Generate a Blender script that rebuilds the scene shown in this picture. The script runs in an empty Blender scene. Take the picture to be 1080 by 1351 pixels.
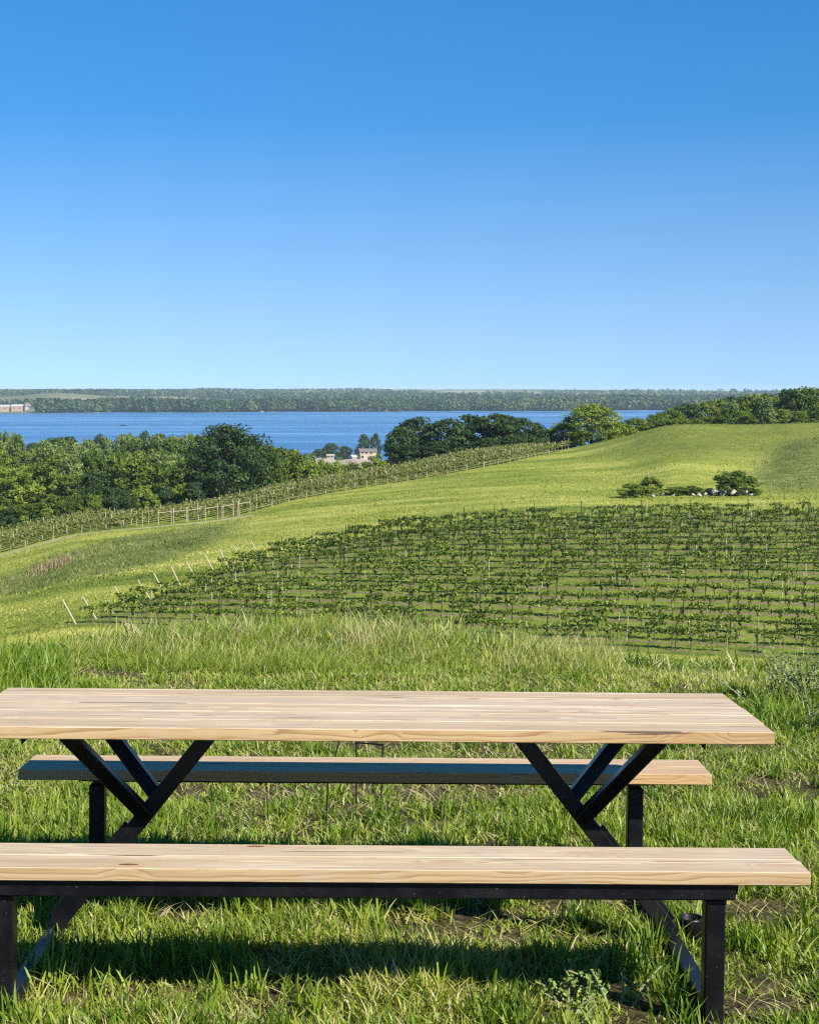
import bpy, math
import numpy as np
from mathutils import Vector, Matrix
C = bpy.context.scene
COL = C.collection
rng = np.random.default_rng(11)

# ------------------------------------------------------------------ camera
F = 2142.0            # focal length in photo pixels (photo is 1080 x 1351)
HZ = 509.0            # row of the true horizon
CAMZ = 1.604          # eye height above the ground under the camera
TH = math.atan((675.5 - HZ) / F)
cam = bpy.data.cameras.new('camera'); camo = bpy.data.objects.new('camera', cam); COL.objects.link(camo)
camo.location = (0, 0, CAMZ); camo.rotation_euler = (math.pi / 2 - TH, 0, 0)
cam.sensor_fit = 'HORIZONTAL'; cam.sensor_width = 36; cam.lens = F / 1080 * 36
cam.clip_start = 0.05; cam.clip_end = 60000
C.camera = camo

# ------------------------------------------------------------------ sky, sun, exposure
SUN = Vector((1.02, -0.94, 1.0)).normalized()       # direction towards the sun
EL = math.asin(SUN.z); AZ = math.atan2(SUN.x, SUN.y)
SKY_K, SKY_O, SKY_S, SKY_S0, SKY_T = 0.9, 0.155, 1.35, 1.0, 0.16
W = bpy.data.worlds.new('World'); C.world = W; W.use_nodes = True
wn = W.node_tree.nodes; wl = W.node_tree.links
sky = wn.new('ShaderNodeTexSky'); sky.sky_type = 'NISHITA'; sky.sun_disc = False
sky.sun_elevation = EL; sky.sun_rotation = AZ
sky.altitude = 0; sky.air_density = 1.0; sky.dust_density = 0.0; sky.ozone_density = 3.4
bg = wn['Background']; bg.inputs['Strength'].default_value = 0.094
# a clear deep sky: less milky towards the horizon, a little richer overhead
geo = wn.new('ShaderNodeTexCoord'); mp = wn.new('ShaderNodeVectorMath'); mp.operation = 'MULTIPLY_ADD'
mp.inputs[1].default_value = (1, 1, SKY_K); mp.inputs[2].default_value = (0, 0, SKY_O); wl.new(geo.outputs['Generated'], mp.inputs[0])
nm = wn.new('ShaderNodeVectorMath'); nm.operation = 'NORMALIZE'; wl.new(mp.outputs[0], nm.inputs[0]); wl.new(nm.outputs[0], sky.inputs['Vector'])
hs = wn.new('ShaderNodeHueSaturation'); hs.inputs['Hue'].default_value = 0.501; sz = wn.new('ShaderNodeSeparateXYZ'); wl.new(geo.outputs['Generated'], sz.inputs[0]); mr = wn.new('ShaderNodeMapRange')
mr.inputs['From Min'].default_value = 0.0; mr.inputs['From Max'].default_value = SKY_T; mr.inputs['To Min'].default_value = SKY_S0; mr.inputs['To Max'].default_value = SKY_S
wl.new(sz.outputs[2], mr.inputs['Value']); wl.new(mr.outputs[0], hs.inputs['Saturation']); wl.new(sky.outputs[0], hs.inputs['Color']); wl.new(hs.outputs[0], bg.inputs['Color'])
sl = bpy.data.lights.new('sun', 'SUN'); slo = bpy.data.objects.new('sun', sl); COL.objects.link(slo)
sl.energy = 5.0; sl.angle = math.radians(0.5); sl.color = (1.0, 0.95, 0.86)
slo.rotation_euler = (-SUN).to_track_quat('-Z', 'Y').to_euler()
C.view_settings.view_transform = 'Standard'; C.view_settings.look = 'None'
C.view_settings.gamma = 1; C.view_settings.exposure = 0.85
C.cycles.use_denoising = False; C.cycles.filter_width = 1.25
C.cycles.max_bounces = 6; C.cycles.diffuse_bounces = 3; C.cycles.glossy_bounces = 3
C.cycles.transmission_bounces = 4; C.cycles.transparent_max_bounces = 6; C.cycles.volume_bounces = 0

# ------------------------------------------------------------------ helpers
def mesh_np(name, V, faces, mat, attrs=None, parent=None, smooth=False, link=True):
    """V (n,3); faces: list of int arrays (m,k); attrs: name -> (n,) or (n,3)."""
    me = bpy.data.meshes.new(name)
    V = np.asarray(V, np.float32); me.vertices.add(len(V)); me.vertices.foreach_set('co', V.ravel())
    fs = [np.asarray(f, np.int32) for f in faces if len(f)]
    loops = np.concatenate([f.ravel() for f in fs]); tot = np.concatenate([np.full(len(f), f.shape[1], np.int32) for f in fs])
    start = np.concatenate([[0], np.cumsum(tot)[:-1]]).astype(np.int32)
    me.loops.add(len(loops)); me.loops.foreach_set('vertex_index', loops)
    me.polygons.add(len(tot)); me.polygons.foreach_set('loop_start', start); me.polygons.foreach_set('loop_total', tot)
    me.polygons.foreach_set('use_smooth', np.full(len(tot), bool(smooth)))
    me.update(calc_edges=True)
    for k, a in (attrs or {}).items():
        a = np.asarray(a, np.float32)
        if a.ndim == 1:
            at = me.attributes.new(k, 'FLOAT', 'POINT'); at.data.foreach_set('value', a)
        else:
            at = me.attributes.new(k, 'FLOAT_VECTOR', 'POINT'); at.data.foreach_set('vector', a.ravel())
    if mat: me.materials.append(mat)
    o = bpy.data.objects.new(name, me)
    if link: COL.objects.link(o)
    if parent: o.parent = parent
    return o

def tag(o, label=None, cat=None, group=None, kind=None):
    if label: o['label'] = label
    if cat: o['category'] = cat
    if group: o['group'] = group
    if kind: o['kind'] = kind
    return o

def empty(name, loc, label=None, cat=None, group=None, rotz=0.0, scale=1.0):
    o = bpy.data.objects.new(name, None); COL.objects.link(o); o.empty_display_size = 0.2
    o.location = loc; o.rotation_euler = (0, 0, rotz)
    o.scale = (scale,) * 3 if not hasattr(scale, '__len__') else scale
    return tag(o, label, cat, group)

class MB:
    """collects boxes, bars, tubes into one mesh"""
    def __init__(s): s.V = []; s.Q = []; s.T = []; s.n = 0; s.A = []
    def add(s, V, Q=None, T=None, a=0.5):
        V = np.asarray(V, float)
        if Q is not None and len(Q): s.Q.append(np.asarray(Q) + s.n)
        if T is not None and len(T): s.T.append(np.asarray(T) + s.n)
        s.V.append(V); s.A.append(np.full(len(V), a)); s.n += len(V)
    def box(s, c, d, R=None, bev=0.0, a=0.5):
        # bevelled box: chamfer of size bev on all edges
        h = np.array(d, float) / 2; b = min(bev, h.min() * 0.45)
        if b <= 0:
            V = np.array([[x, y, z] for x in (-1, 1) for y in (-1, 1) for z in (-1, 1)], float) * h
            Q = [[0, 1, 3, 2], [4, 6, 7, 5], [0, 4, 5, 1], [2, 3, 7, 6], [0, 2, 6, 4], [1, 5, 7, 3]]; T = []
        else:
            V = []; idx = {}
            for x in (-1, 1):
                for y in (-1, 1):
                    for z in (-1, 1):
                        for ax in range(3):
                            v = np.array([x, y, z]) * (h - b); v[ax] = np.array([x, y, z])[ax] * h[ax]
                            idx[(x, y, z, ax)] = len(V); V.append(v)
            Q = []; T = []
            for ax in range(3):
                o = [i for i in range(3) if i != ax]
                for sg in (-1, 1):
                    ring = []
                    for p, q in ((-1, -1), (1, -1), (1, 1), (-1, 1)):
                        k = [0, 0, 0]; k[ax] = sg; k[o[0]] = p; k[o[1]] = q
                        ring.append(idx[(*k, ax)])
                    Q.append(ring)
                for p in (-1, 1):
                    for q in (-1, 1):
                        k1 = [0, 0, 0]; k1[o[0]] = p; k1[o[1]] = q; k2 = list(k1); k1[ax] = -1; k2[ax] = 1
                        Q.append([idx[(*k1, o[0])], idx[(*k2, o[0])], idx[(*k2, o[1])], idx[(*k1, o[1])]])
            for x in (-1, 1):
                for y in (-1, 1):
                    for z in (-1, 1): T.append([idx[(x, y, z, i)] for i in range(3)])
            V = np.array(V)
        # orient faces outward
        def fix(fl):
            out = []
            for f in fl:
                p = V[f]; n = np.cross(p[1] - p[0], p[2] - p[0])
                out.append(f if np.dot(n, p.mean(0)) > 0 else f[::-1])
            return out
        Q = fix(Q); T = fix(T)
        if R is not None: V = V @ np.asarray(R).T
        s.add(V + np.array(c), Q, T, a); return s
    def bar(s, p, q, w, t, bev=0.004, up=(0, 0, 1), a=0.5):
        p = np.array(p, float); q = np.array(q, float); d = q - p; L = np.linalg.norm(d); d /= L
        x = np.cross(np.array(up, float), d); x /= np.linalg.norm(x); y = np.cross(d, x)
        return s.box((p + q) / 2, (w, t, L), np.stack([x, y, d], 1), bev, a)
    def tube(s, pts, rad, n=6, a=0.5, cap=True):
        pts = np.asarray(pts, float); rad = np.broadcast_to(np.asarray(rad, float), (len(pts),)); V = []
        tan = np.gradient(pts, axis=0); tan /= np.linalg.norm(tan, axis=1, keepdims=True) + 1e-12
        ref = np.array([1.0, 0, 0]) if abs(tan[0][0]) < 0.8 else np.array([0, 1.0, 0])
        an = np.arange(n) / n * 2 * math.pi
        for p, t, r in zip(pts, tan, rad):
            x = np.cross(ref, t); x /= np.linalg.norm(x); y = np.cross(t, x)
            V.append(p + r * (np.cos(an)[:, None] * x + np.sin(an)[:, None] * y))
        V = np.concatenate(V); Q = []
        for i in range(len(pts) - 1):
            for j in range(n):
                k = (j + 1) % n; Q.append([i * n + j, i * n + k, (i + 1) * n + k, (i + 1) * n + j])
        T = []
        if cap:
            m = len(pts); V = np.vstack([V, pts[0], pts[-1]]); L = (m - 1) * n
            for j in range(n):
                k = (j + 1) % n; T.append([m * n, k, j]); T.append([m * n + 1, L + j, L + k])
        s.add(V, Q, T, a); return s
    def arrays(s):
        return np.concatenate(s.V), ([np.concatenate(s.Q)] if s.Q else []) + ([np.concatenate(s.T)] if s.T else []), np.concatenate(s.A)
    def build(s, name, mat, parent=None, smooth=False, link=True):
        V, Fs, A = s.arrays(); return mesh_np(name, V, Fs, mat, {'tint': A}, parent, smooth, link)

def nd(nt, kind, **kw):
    n = nt.nodes.new('ShaderNode' + kind)
    for k, v in kw.items():
        if k in n.inputs: n.inputs[k].default_value = v
        else: setattr(n, k, v)
    return n
def mat_new(name):
    m = bpy.data.materials.new(name); m.use_nodes = True; nt = m.node_tree
    return m, nt, nt.nodes['Principled BSDF']
def ramp(nt, fac, stops, interp='LINEAR'):
    r = nt.nodes.new('ShaderNodeValToRGB'); e = r.color_ramp.elements; r.color_ramp.interpolation = interp
    while len(e) < len(stops): e.new(0.5)
    for el, (p, c) in zip(e, stops):
        el.position = p; el.color = (*c, 1) if len(c) == 3 else c
    if fac is not None: nt.links.new(fac, r.inputs[0])
    return r.outputs[0]
def math_(nt, op, a, b=None, clamp=False):
    n = nt.nodes.new('ShaderNodeMath'); n.operation = op; n.use_clamp = clamp
    for i, v in enumerate((a, b)):
        if v is None: continue
        if isinstance(v, (int, float)): n.inputs[i].default_value = v
        else: nt.links.new(v, n.inputs[i])
    return n.outputs[0]
def mix(nt, fac, a, b, blend='MIX'):
    n = nt.nodes.new('ShaderNodeMix'); n.data_type = 'RGBA'; n.blend_type = blend
    for i, v in ((0, fac), (6, a), (7, b)):
        if isinstance(v, (int, float)): n.inputs[i].default_value = v
        elif isinstance(v, tuple): n.inputs[i].default_value = (*v, 1)
        else: nt.links.new(v, n.inputs[i])
    return n.outputs[2]
def attr(nt, name, out='Fac'):
    n = nt.nodes.new('ShaderNodeAttribute'); n.attribute_name = name; return n.outputs[out]
def noise(nt, vec, scale, detail=4, rough=0.55, out='Fac'):
    n = nd(nt, 'TexNoise', Scale=scale, Detail=detail, Roughness=rough)
    if vec is not None: nt.links.new(vec, n.inputs['Vector'])
    return n.outputs[out]
def mapping(nt, vec, scale=(1, 1, 1), loc=(0, 0, 0)):
    n = nd(nt, 'Mapping'); n.inputs['Scale'].default_value = scale; n.inputs['Location'].default_value = loc
    nt.links.new(vec, n.inputs['Vector']); return n.outputs[0]
def objco(nt): return nt.nodes.new('ShaderNodeTexCoord').outputs['Object']
def bump(nt, bsdf, h, strength=0.3, dist=0.01):
    n = nd(nt, 'Bump', Strength=strength, Distance=dist); nt.links.new(h, n.inputs['Height']); nt.links.new(n.outputs[0], bsdf.inputs['Normal'])

def leaf_mat(name, stops, trans=0.3, rough=0.55, vary=0.25, spec=0.3):
    """foliage: colour from per-leaf tint, a share of light passes through"""
    m, nt, b = mat_new(name)
    oi = nt.nodes.new('ShaderNodeObjectInfo')
    t = attr(nt, 'tint'); t2 = math_(nt, 'ADD', t, math_(nt, 'MULTIPLY', math_(nt, 'SUBTRACT', oi.outputs['Random'], 0.5), vary))
    c = ramp(nt, t2, stops); nt.links.new(c, b.inputs['Base Color'])
    b.inputs['Roughness'].default_value = rough; b.inputs['Specular IOR Level'].default_value = spec
    tr = nd(nt, 'BsdfTranslucent'); hs = nd(nt, 'HueSaturation', Value=1.25, Saturation=1.1); nt.links.new(c, hs.inputs['Color']); nt.links.new(hs.outputs[0], tr.inputs['Color'])
    mx = nd(nt, 'MixShader', Fac=trans); nt.links.new(b.outputs[0], mx.inputs[1]); nt.links.new(tr.outputs[0], mx.inputs[2])
    nt.links.new(mx.outputs[0], nt.nodes['Material Output'].inputs['Surface']); return m

def leaves(cen, size, nrm=None, tint=None, asp=0.6, fold=0.0):
    """one diamond leaf (4 verts) per centre; nrm = preferred normals blended with random"""
    n = len(cen); r = rng.normal(size=(n, 3))
    if nrm is not None: r = r * 0.55 + nrm
    r /= np.linalg.norm(r, axis=1, keepdims=True)
    a = np.cross(r, rng.normal(size=(n, 3))); a /= np.linalg.norm(a, axis=1, keepdims=True); b = np.cross(r, a)
    size = np.broadcast_to(size, (n,))[:, None]
    V = np.stack([cen - a * size, cen - b * size * asp + r * size * fold, cen + a * size, cen + b * size * asp + r * size * fold], 1).reshape(-1, 3)
    Q = np.arange(4 * n).reshape(n, 4)
    t = np.repeat(rng.random(n) if tint is None else tint, 4)
    return V, Q, t

def vnoise(x, y, s, seed=0):
    """smooth value noise 0..1"""
    x = np.asarray(x) / s + 1000; y = np.asarray(y) / s + 1000
    xi = np.floor(x).astype(np.int64); yi = np.floor(y).astype(np.int64); fx = x - xi; fy = y - yi
    fx = fx * fx * (3 - 2 * fx); fy = fy * fy * (3 - 2 * fy)
    def h(a, b):
        v = np.sin(a * 127.1 + b * 311.7 + seed * 74.7) * 43758.5453; return v - np.floor(v)
    return (h(xi, yi) * (1 - fx) + h(xi + 1, yi) * fx) * (1 - fy) + (h(xi, yi + 1) * (1 - fx) + h(xi + 1, yi + 1) * fx) * fy
def fbm(x, y, s, seed=0, o=4):
    return sum(vnoise(x, y, s / 2 ** i, seed + i) * 0.5 ** i for i in range(o)) / sum(0.5 ** i for i in range(o))
def sstep(a, b, x):
    t = np.clip((np.asarray(x, float) - a) / (b - a), 0, 1); return t * t * (3 - 2 * t)

# ------------------------------------------------------------------ lie of the land
def slope_at(py):          # z/Y of the sight line through photo row py
    d = (np.asarray(py, float) - 675.5) / F
    return (-math.sin(TH) - d * math.cos(TH)) / (math.cos(TH) - d * math.sin(TH))
def project(x, y, z):
    x, y, z = np.asarray(x, float), np.asarray(y, float), np.asarray(z, float) - CAMZ
    d = y * math.cos(TH) - z * math.sin(TH); d = np.where(d < 0.01, 0.01, d)
    return 540 + F * x / d, 675.5 - F * (y * math.sin(TH) + z * math.cos(TH)) / d

GX, GY = 0.0354, 0.0109     # fall of the ground by the table, forwards and to the right
def plane(x, y): return -CAMZ - GX * np.clip(y, -60, None) - GY * (np.clip(x, -60, 60) + 0.148)
LAKE = -45.0                # all of these heights are relative to the eye
COLS = {   # photo column: crest distance, [(distance, photo row)...], behind: [(distance, height)...]
 -250: (10.8, [(95, 878), (117, 852), (150, 808), (180, 772), (200, 750), (230, 725), (262, 708)], 'L'),
 0:    (10.9, [(95, 868), (117, 838), (150, 786), (180, 750), (197, 731), (230, 706), (262, 692)], 'L'),
 100:  (11.8, [(95, 862), (117, 823), (150, 762), (180, 727), (205, 705), (235, 686), (265, 674)], 'L'),
 270:  (13.0, [(95, 868), (117, 829), (144, 755), (165, 724), (190, 704), (212, 689), (240, 672), (268, 660)], 'L'),
 400:  (13.3, [(95, 872), (117, 836), (144, 746), (171, 706), (200, 682), (228, 659), (252, 645), (275, 637)], 'L'),
 540:  (12.8, [(95, 876), (117, 843), (144, 744), (171, 694), (205, 664), (243, 635), (265, 623), (285, 617)], 'M'),
 660:  (12.2, [(95, 880), (117, 848), (144, 744), (171, 688), (205, 656), (250, 619), (272, 606), (292, 601)], 'M'),
 745:  (11.4, [(95, 884), (117, 852), (144, 744), (171, 686), (205, 652), (250, 614), (285, 596), (305, 592)], 'N'),
 820:  (10.8, [(95, 887), (117, 855), (144, 744), (171, 684), (200, 656), (235, 622), (262, 594), (285, 578), (305, 577)], 'R'),
 900:  (10.5, [(95, 890), (117, 859), (144, 744), (171, 682), (200, 652), (232, 610), (243, 601), (262, 572), (280, 560), (300, 560)], 'R'),
 1000: (10.4, [(95, 892), (117, 863), (144, 745), (171, 681), (200, 652), (225, 622), (245, 600), (262, 577), (283, 561), (305, 562)], 'R'),
 1080: (10.6, [(95, 895), (117, 868), (144, 746), (171, 680), (195, 655), (215, 628), (230, 600), (244, 580), (258, 577), (283, 559), (305, 560)], 'R'),
 1330: (11.0, [(95, 900), (117, 876), (144, 750), (171, 678), (195, 652), (215, 624), (230, 596), (244, 576), (258, 572), (283, 556), (305, 557)], 'R'),
}
BEHIND = {'L': [(320, -24), (400, -28.5), (600, -35), (760, -38.2), (815, -38.6), (930, -43), (1040, -48)],
          'M': [(325, -18), (400, -25), (600, -34), (760, -38.2), (815, -38.6), (930, -43), (1040, -48)],
          'N': [(335, -15.5), (450, -23), (700, -35), (930, -43), (1040, -48)],
          'R': [(340, -11.5), (450, -12), (650, -18), (850, -32), (1040, -47), (1100, -48)]}
def pchip(x, y, q):
    x = np.asarray(x, float); y = np.asarray(y, float); h = np.diff(x); d = np.diff(y) / h; m = np.zeros(len(x))
    m[0] = d[0]; m[-1] = d[-1]
    for i in range(1, len(x) - 1):
        if d[i - 1] * d[i] > 0:
            w1 = 2 * h[i] + h[i - 1]; w2 = h[i] + 2 * h[i - 1]; m[i] = (w1 + w2) / (w1 / d[i - 1] + w2 / d[i])
    q = np.clip(q, x[0], x[-1]); i = np.clip(np.searchsorted(x, q) - 1, 0, len(x) - 2); t = (q - x[i]) / h[i]
    return ((1 + 2 * t) * (1 - t) ** 2 * y[i] + t * (1 - t) ** 2 * h[i] * m[i] + t * t * (3 - 2 * t) * y[i + 1] + t * t * (t - 1) * h[i] * m[i + 1])
LY = np.linspace(math.log(6), math.log(1500), 700); YY = np.exp(LY)
cu = []; prof = []
for px, (yc, pts, bh) in COLS.items():
    u = (px - 540) / F
    near = lambda Y: plane(0, Y) - np.where(Y > yc, 0.165 * (np.sqrt((Y - yc) ** 2 + 2.2) - 1.483), 0)
    ys = [60.0] + [p[0] for p in pts] + [p[0] for p in BEHIND[bh]] + [1500]
    zs = [float(near(np.array(60.0)))] + [float(slope_at(p[1]) * p[0]) for p in pts] + [p[1] for p in BEHIND[bh]] + [-49]
    far = pchip(np.log(ys), zs, LY)
    w = sstep(45, 70, YY); prof.append(np.where(YY < 60, near(YY) * (1 - w) + far * w, far)); cu.append(u)
prof = np.array(prof); UU = np.linspace(cu[0], cu[-1], 420)
GRID = np.array([pchip(cu, prof[:, j], UU) for j in range(prof.shape[1])])      # (Y, U)
k = np.exp(-np.linspace(-2, 2, 25) ** 2); k /= k.sum()
GRID = np.apply_along_axis(lambda r: np.convolve(np.pad(r, 12, 'edge'), k, 'valid'), 1, GRID)
def shore(u): return 2690 + 380 * np.clip(u + 0.25, -0.5, 1) ** 1 * 2 + 25 * np.sin(u * 60) + 12 * np.sin(u * 171 + 1)
def far_land(x, y):
    u = x / np.maximum(y, 1); s = y - shore(u)
    rise = sstep(0, 900, s) * 6 + sstep(400, 4200, s) * 11 + sstep(2600, 4600, s) * 8 + (fbm(x, y, 900, 5) - 0.5) * 22 * sstep(200, 1600, s)
    rise += 9 * np.exp(-((u + 0.215) / 0.022) ** 2) * sstep(500, 1400, s) * (1 - sstep(2200, 3600, s))
    return LAKE - 4 + 4.4 * sstep(-60, 12, s) + rise
def ground_rel(x, y):
    x = np.asarray(x, float); y = np.asarray(y, float)
    u = np.clip(x / np.maximum(y, 8), UU[0], UU[-1]); v = np.clip(np.log(np.maximum(y, 1e-3)), LY[0], LY[-1])
    i = (v - LY[0]) / (LY[1] - LY[0]); i0 = np.clip(i.astype(int), 0, len(LY) - 2); fi = i - i0
    j = (u - UU[0]) / (UU[1] - UU[0]); j0 = np.clip(j.astype(int), 0, len(UU) - 2); fj = j - j0
    g = (GRID[i0, j0] * (1 - fj) + GRID[i0, j0 + 1] * fj) * (1 - fi) + (GRID[i0 + 1, j0] * (1 - fj) + GRID[i0 + 1, j0 + 1] * fj) * fi
    p = plane(x, y); w = sstep(9, 11, y); rl = -GY * (np.clip(x, -60, 60) + 0.148) * (1 - sstep(14, 45, y)) * w
    z = p * (1 - w) + (g + rl) * w
    # wild undulation of the fields
    z = z + (fbm(x, y, 26, 3, 3) - 0.5) * 0.5 * sstep(120, 175, y) + (fbm(x, y, 0.9, 9, 3) - 0.5) * 0.05 * (1 - sstep(20, 60, y))
    m = sstep(1300, 1500, y); return z * (1 - m) + far_land(x, np.maximum(y, 1)) * m
def gz(x, y): return ground_rel(x, y) + CAMZ
def gz1(x, y): return float(gz(np.array([x]), np.array([y]))[0])
def hit(px, py, y0=60.0, y1=1100.0):
    """point of the ground seen through photo pixel (px, py)"""
    ys = np.exp(np.linspace(math.log(y0), math.log(y1), 3000)); s = float(slope_at(py))
    d0 = math.cos(TH) - (py - 675.5) / F * math.sin(TH)
    xs = (px - 540) / F * ys * (1 / d0) if True else 0
    g = ground_rel(xs, ys); w = np.nonzero(g >= s * ys)[0]
    i = w[0] if len(w) else len(ys) - 1
    return float(xs[i]), float(ys[i]), float(g[i] + CAMZ)
def at(px, Y):              # ground point in photo column px at distance Y
    x = (px - 540) / F * Y; z = gz1(x, Y); x = (px - 540) / F * (Y * math.cos(TH) - (z - CAMZ) * math.sin(TH)); return x, Y, gz1(x, Y)
def ztop(py, Y): return float(slope_at(py)) * Y + CAMZ

# the two vineyards
ROW_Y = [117 + 3 * i for i in range(19)]
ROW_PX = [100, 127, 150, 170, 200, 218, 240, 262, 285, 303, 322, 346, 372, 412, 456, 500, 560, 612, 652]
ROW_X0 = [at(p, y)[0] for p, y in zip(ROW_PX, ROW_Y)]
ROW_X1 = [0.285 * y for y in ROW_Y]
STRIP_L = [np.array(at(p, y)[:2]) for p, y in ((-200, 184), (-70, 190), (0, 197.5), (100, 205.5), (205, 210.5))]
STRIP_R = [np.array(at(p, y)[:2]) for p, y in ((318, 215), (400, 228), (540, 243), (660, 257), (752, 290))]
def polyline(P, step):
    P = np.array(P); seg = np.linalg.norm(np.diff(P, axis=0), axis=1); s = np.concatenate([[0], np.cumsum(seg)])
    q = np.arange(0, s[-1], step); t = np.array([pchip(s, P[:, k], q) for k in range(2)]).T; return t
def dist_poly(x, y, P):
    d = np.full(x.shape, 1e9)
    for a, b in zip(P[:-1], P[1:]):
        ab = b - a; t = np.clip(((x - a[0]) * ab[0] + (y - a[1]) * ab[1]) / (ab @ ab), 0, 1)
        d = np.minimum(d, np.hypot(x - a[0] - t * ab[0], y - a[1] - t * ab[1]))
    return d
def inpoly(px, py, P):
    c = np.zeros(px.shape, bool); n = len(P)
    for i in range(n):
        x1, y1 = P[i]; x2, y2 = P[i - 1]
        if y1 == y2: continue
        c ^= ((y1 > py) != (y2 > py)) & (px < (x2 - x1) * (py - y1) / (y2 - y1) + x1)
    return c
ROUGH = [np.array(at(*a)[:2]) for a in ((-40, 152), (60, 148), (150, 150), (240, 160), (290, 174), (318, 206), (250, 203), (180, 196), (120, 185), (40, 175), (-40, 168))]
ROUGH_R = [np.array(at(*a)[:2]) for a in ((985, 222), (1010, 202), (1080, 200), (1300, 200), (1300, 262), (1080, 257), (1020, 240))]
def in_vineyard(x, y):
    i = np.clip((y - 117) / 3, 0, 18); x0 = np.interp(i, range(19), ROW_X0); return (y > 115) & (y < 173) & (x > x0 - 0.5)

# ------------------------------------------------------------------ ground sheet
ang = np.concatenate([np.linspace(-180, -22, 60, endpoint=False), np.linspace(-22, 22, 560, endpoint=False), np.linspace(22, 180, 60, endpoint=False)])
rad = np.concatenate([np.geomspace(0.5, 100, 330, endpoint=False), np.geomspace(100, 330, 260, endpoint=False), np.geomspace(330, 8000, 220)])
A, R = np.meshgrid(np.radians(ang), rad); gx = (R * np.sin(A)).ravel(); gy = (R * np.cos(A)).ravel()
gzv = gz(gx, gy)
na = len(ang); nr = len(rad); ii = np.arange(nr - 1)[:, None] * na; jj = np.arange(na)[None]; j2 = (jj + 1) % na
GQ = np.stack([ii + jj, ii + j2, ii + na + j2, ii + na + jj], -1).reshape(-1, 4)[:, ::-1]
V = np.column_stack([gx, gy, gzv]); V = np.vstack([V, [[0, 0, gz1(0, 0)]]])
GT = np.stack([np.arange(na), np.full(na, nr * na), (np.arange(na) + 1) % na], 1)[:, ::-1]
gx, gy = V[:, 0], V[:, 1]
rough = sum((inpoly(gx + a, gy + c_, ROUGH) | inpoly(gx + a, gy + c_, ROUGH_R)).astype(float) for a in (-1.6, -0.5, 0.5, 1.6) for c_ in (-4, -1.5, 1.5, 4)) / 16
vine = in_vineyard(gx, gy).astype(float)
track = 1 - sstep(0.6, 1.5, dist_poly(gx, gy, [p + np.array([0.9, -1.9]) for p in STRIP_L] + [STRIP_R[0] + np.array([1.0, -2.2])]))
mown = sstep(60, 100, gy)
olive = sstep(0.10, 0.17, gx / np.maximum(gy, 1)) * sstep(228, 250, gy)
gpx = 540 + F * gx / np.maximum(gy, 1)
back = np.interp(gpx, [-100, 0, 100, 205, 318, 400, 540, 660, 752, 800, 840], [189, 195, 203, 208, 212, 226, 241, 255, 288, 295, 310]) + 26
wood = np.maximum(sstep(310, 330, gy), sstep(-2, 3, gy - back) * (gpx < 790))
gm, nt, b = mat_new('grassland')
P = nt.nodes.new('ShaderNodeNewGeometry').outputs['Position']
sep = nd(nt, 'SeparateXYZ'); nt.links.new(P, sep.inputs[0])
nb = noise(nt, P, 0.05, 5, 0.6); n1 = noise(nt, P, 0.6, 5, 0.7); n3 = noise(nt, P, 9, 4, 0.7)
st = noise(nt, mapping(nt, P, (0.03, 0.12, 0.1)), 1.0, 5, 0.65)
nearc = ramp(nt, noise(nt, P, 14, 5, 0.7), [(0.3, (0.022, 0.018, 0.010)), (0.5, (0.065, 0.050, 0.026)), (0.75, (0.18, 0.135, 0.07))])
mow = ramp(nt, math_(nt, 'ADD', math_(nt, 'MULTIPLY', st, 0.75), math_(nt, 'MULTIPLY', n1, 0.25)), [(0.36, (0.115, 0.165, 0.020)), (0.5, (0.245, 0.270, 0.042)), (0.62, (0.42, 0.40, 0.095))])
oli = ramp(nt, math_(nt, 'ADD', math_(nt, 'MULTIPLY', nb, 0.6), math_(nt, 'MULTIPLY', n1, 0.4)), [(0.3, (0.085, 0.112, 0.018)), (0.5, (0.165, 0.190, 0.032)), (0.7, (0.28, 0.275, 0.065))])
rou = ramp(nt, n1, [(0.3, (0.062, 0.090, 0.016)), (0.5, (0.135, 0.165, 0.032)), (0.7, (0.26, 0.245, 0.09))])
vin = ramp(nt, n1, [(0.3, (0.070, 0.105, 0.014)), (0.55, (0.150, 0.190, 0.026)), (0.75, (0.24, 0.25, 0.06))])
soil = ramp(nt, n3, [(0.3, (0.10, 0.066, 0.040)), (0.7, (0.24, 0.18, 0.11))])
# bare strip under each vine row (rows every 3 m)
ph = math_(nt, 'ABSOLUTE', math_(nt, 'SUBTRACT', math_(nt, 'FRACT', math_(nt, 'DIVIDE', math_(nt, 'SUBTRACT', sep.outputs[1], 115.5), 3.0)), 0.5))
strip = math_(nt, 'LESS_THAN', math_(nt, 'ADD', ph, math_(nt, 'MULTIPLY', math_(nt, 'SUBTRACT', n1, 0.5), 0.30)), 0.075)
vin = mix(nt, strip, vin, soil)
c = mix(nt, attr(nt, 'mown'), nearc, mow); c = mix(nt, attr(nt, 'olive'), c, oli); c = mix(nt, attr(nt, 'rough'), c, rou)
c = mix(nt, attr(nt, 'vine'), c, vin); c = mix(nt, attr(nt, 'track'), c, ramp(nt, n3, [(0.3, (0.30, 0.26, 0.13)), (0.7, (0.48, 0.42, 0.24))]))
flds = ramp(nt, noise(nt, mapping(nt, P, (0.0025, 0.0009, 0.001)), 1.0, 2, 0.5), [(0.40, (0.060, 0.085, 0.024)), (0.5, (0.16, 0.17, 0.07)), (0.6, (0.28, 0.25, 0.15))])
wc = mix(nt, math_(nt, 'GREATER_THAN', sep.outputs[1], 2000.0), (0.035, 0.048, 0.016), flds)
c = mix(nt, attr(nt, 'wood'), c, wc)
nt.links.new(c, b.inputs['Base Color']); b.inputs['Roughness'].default_value = 0.95; b.inputs['Specular IOR Level'].default_value = 0.1
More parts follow.
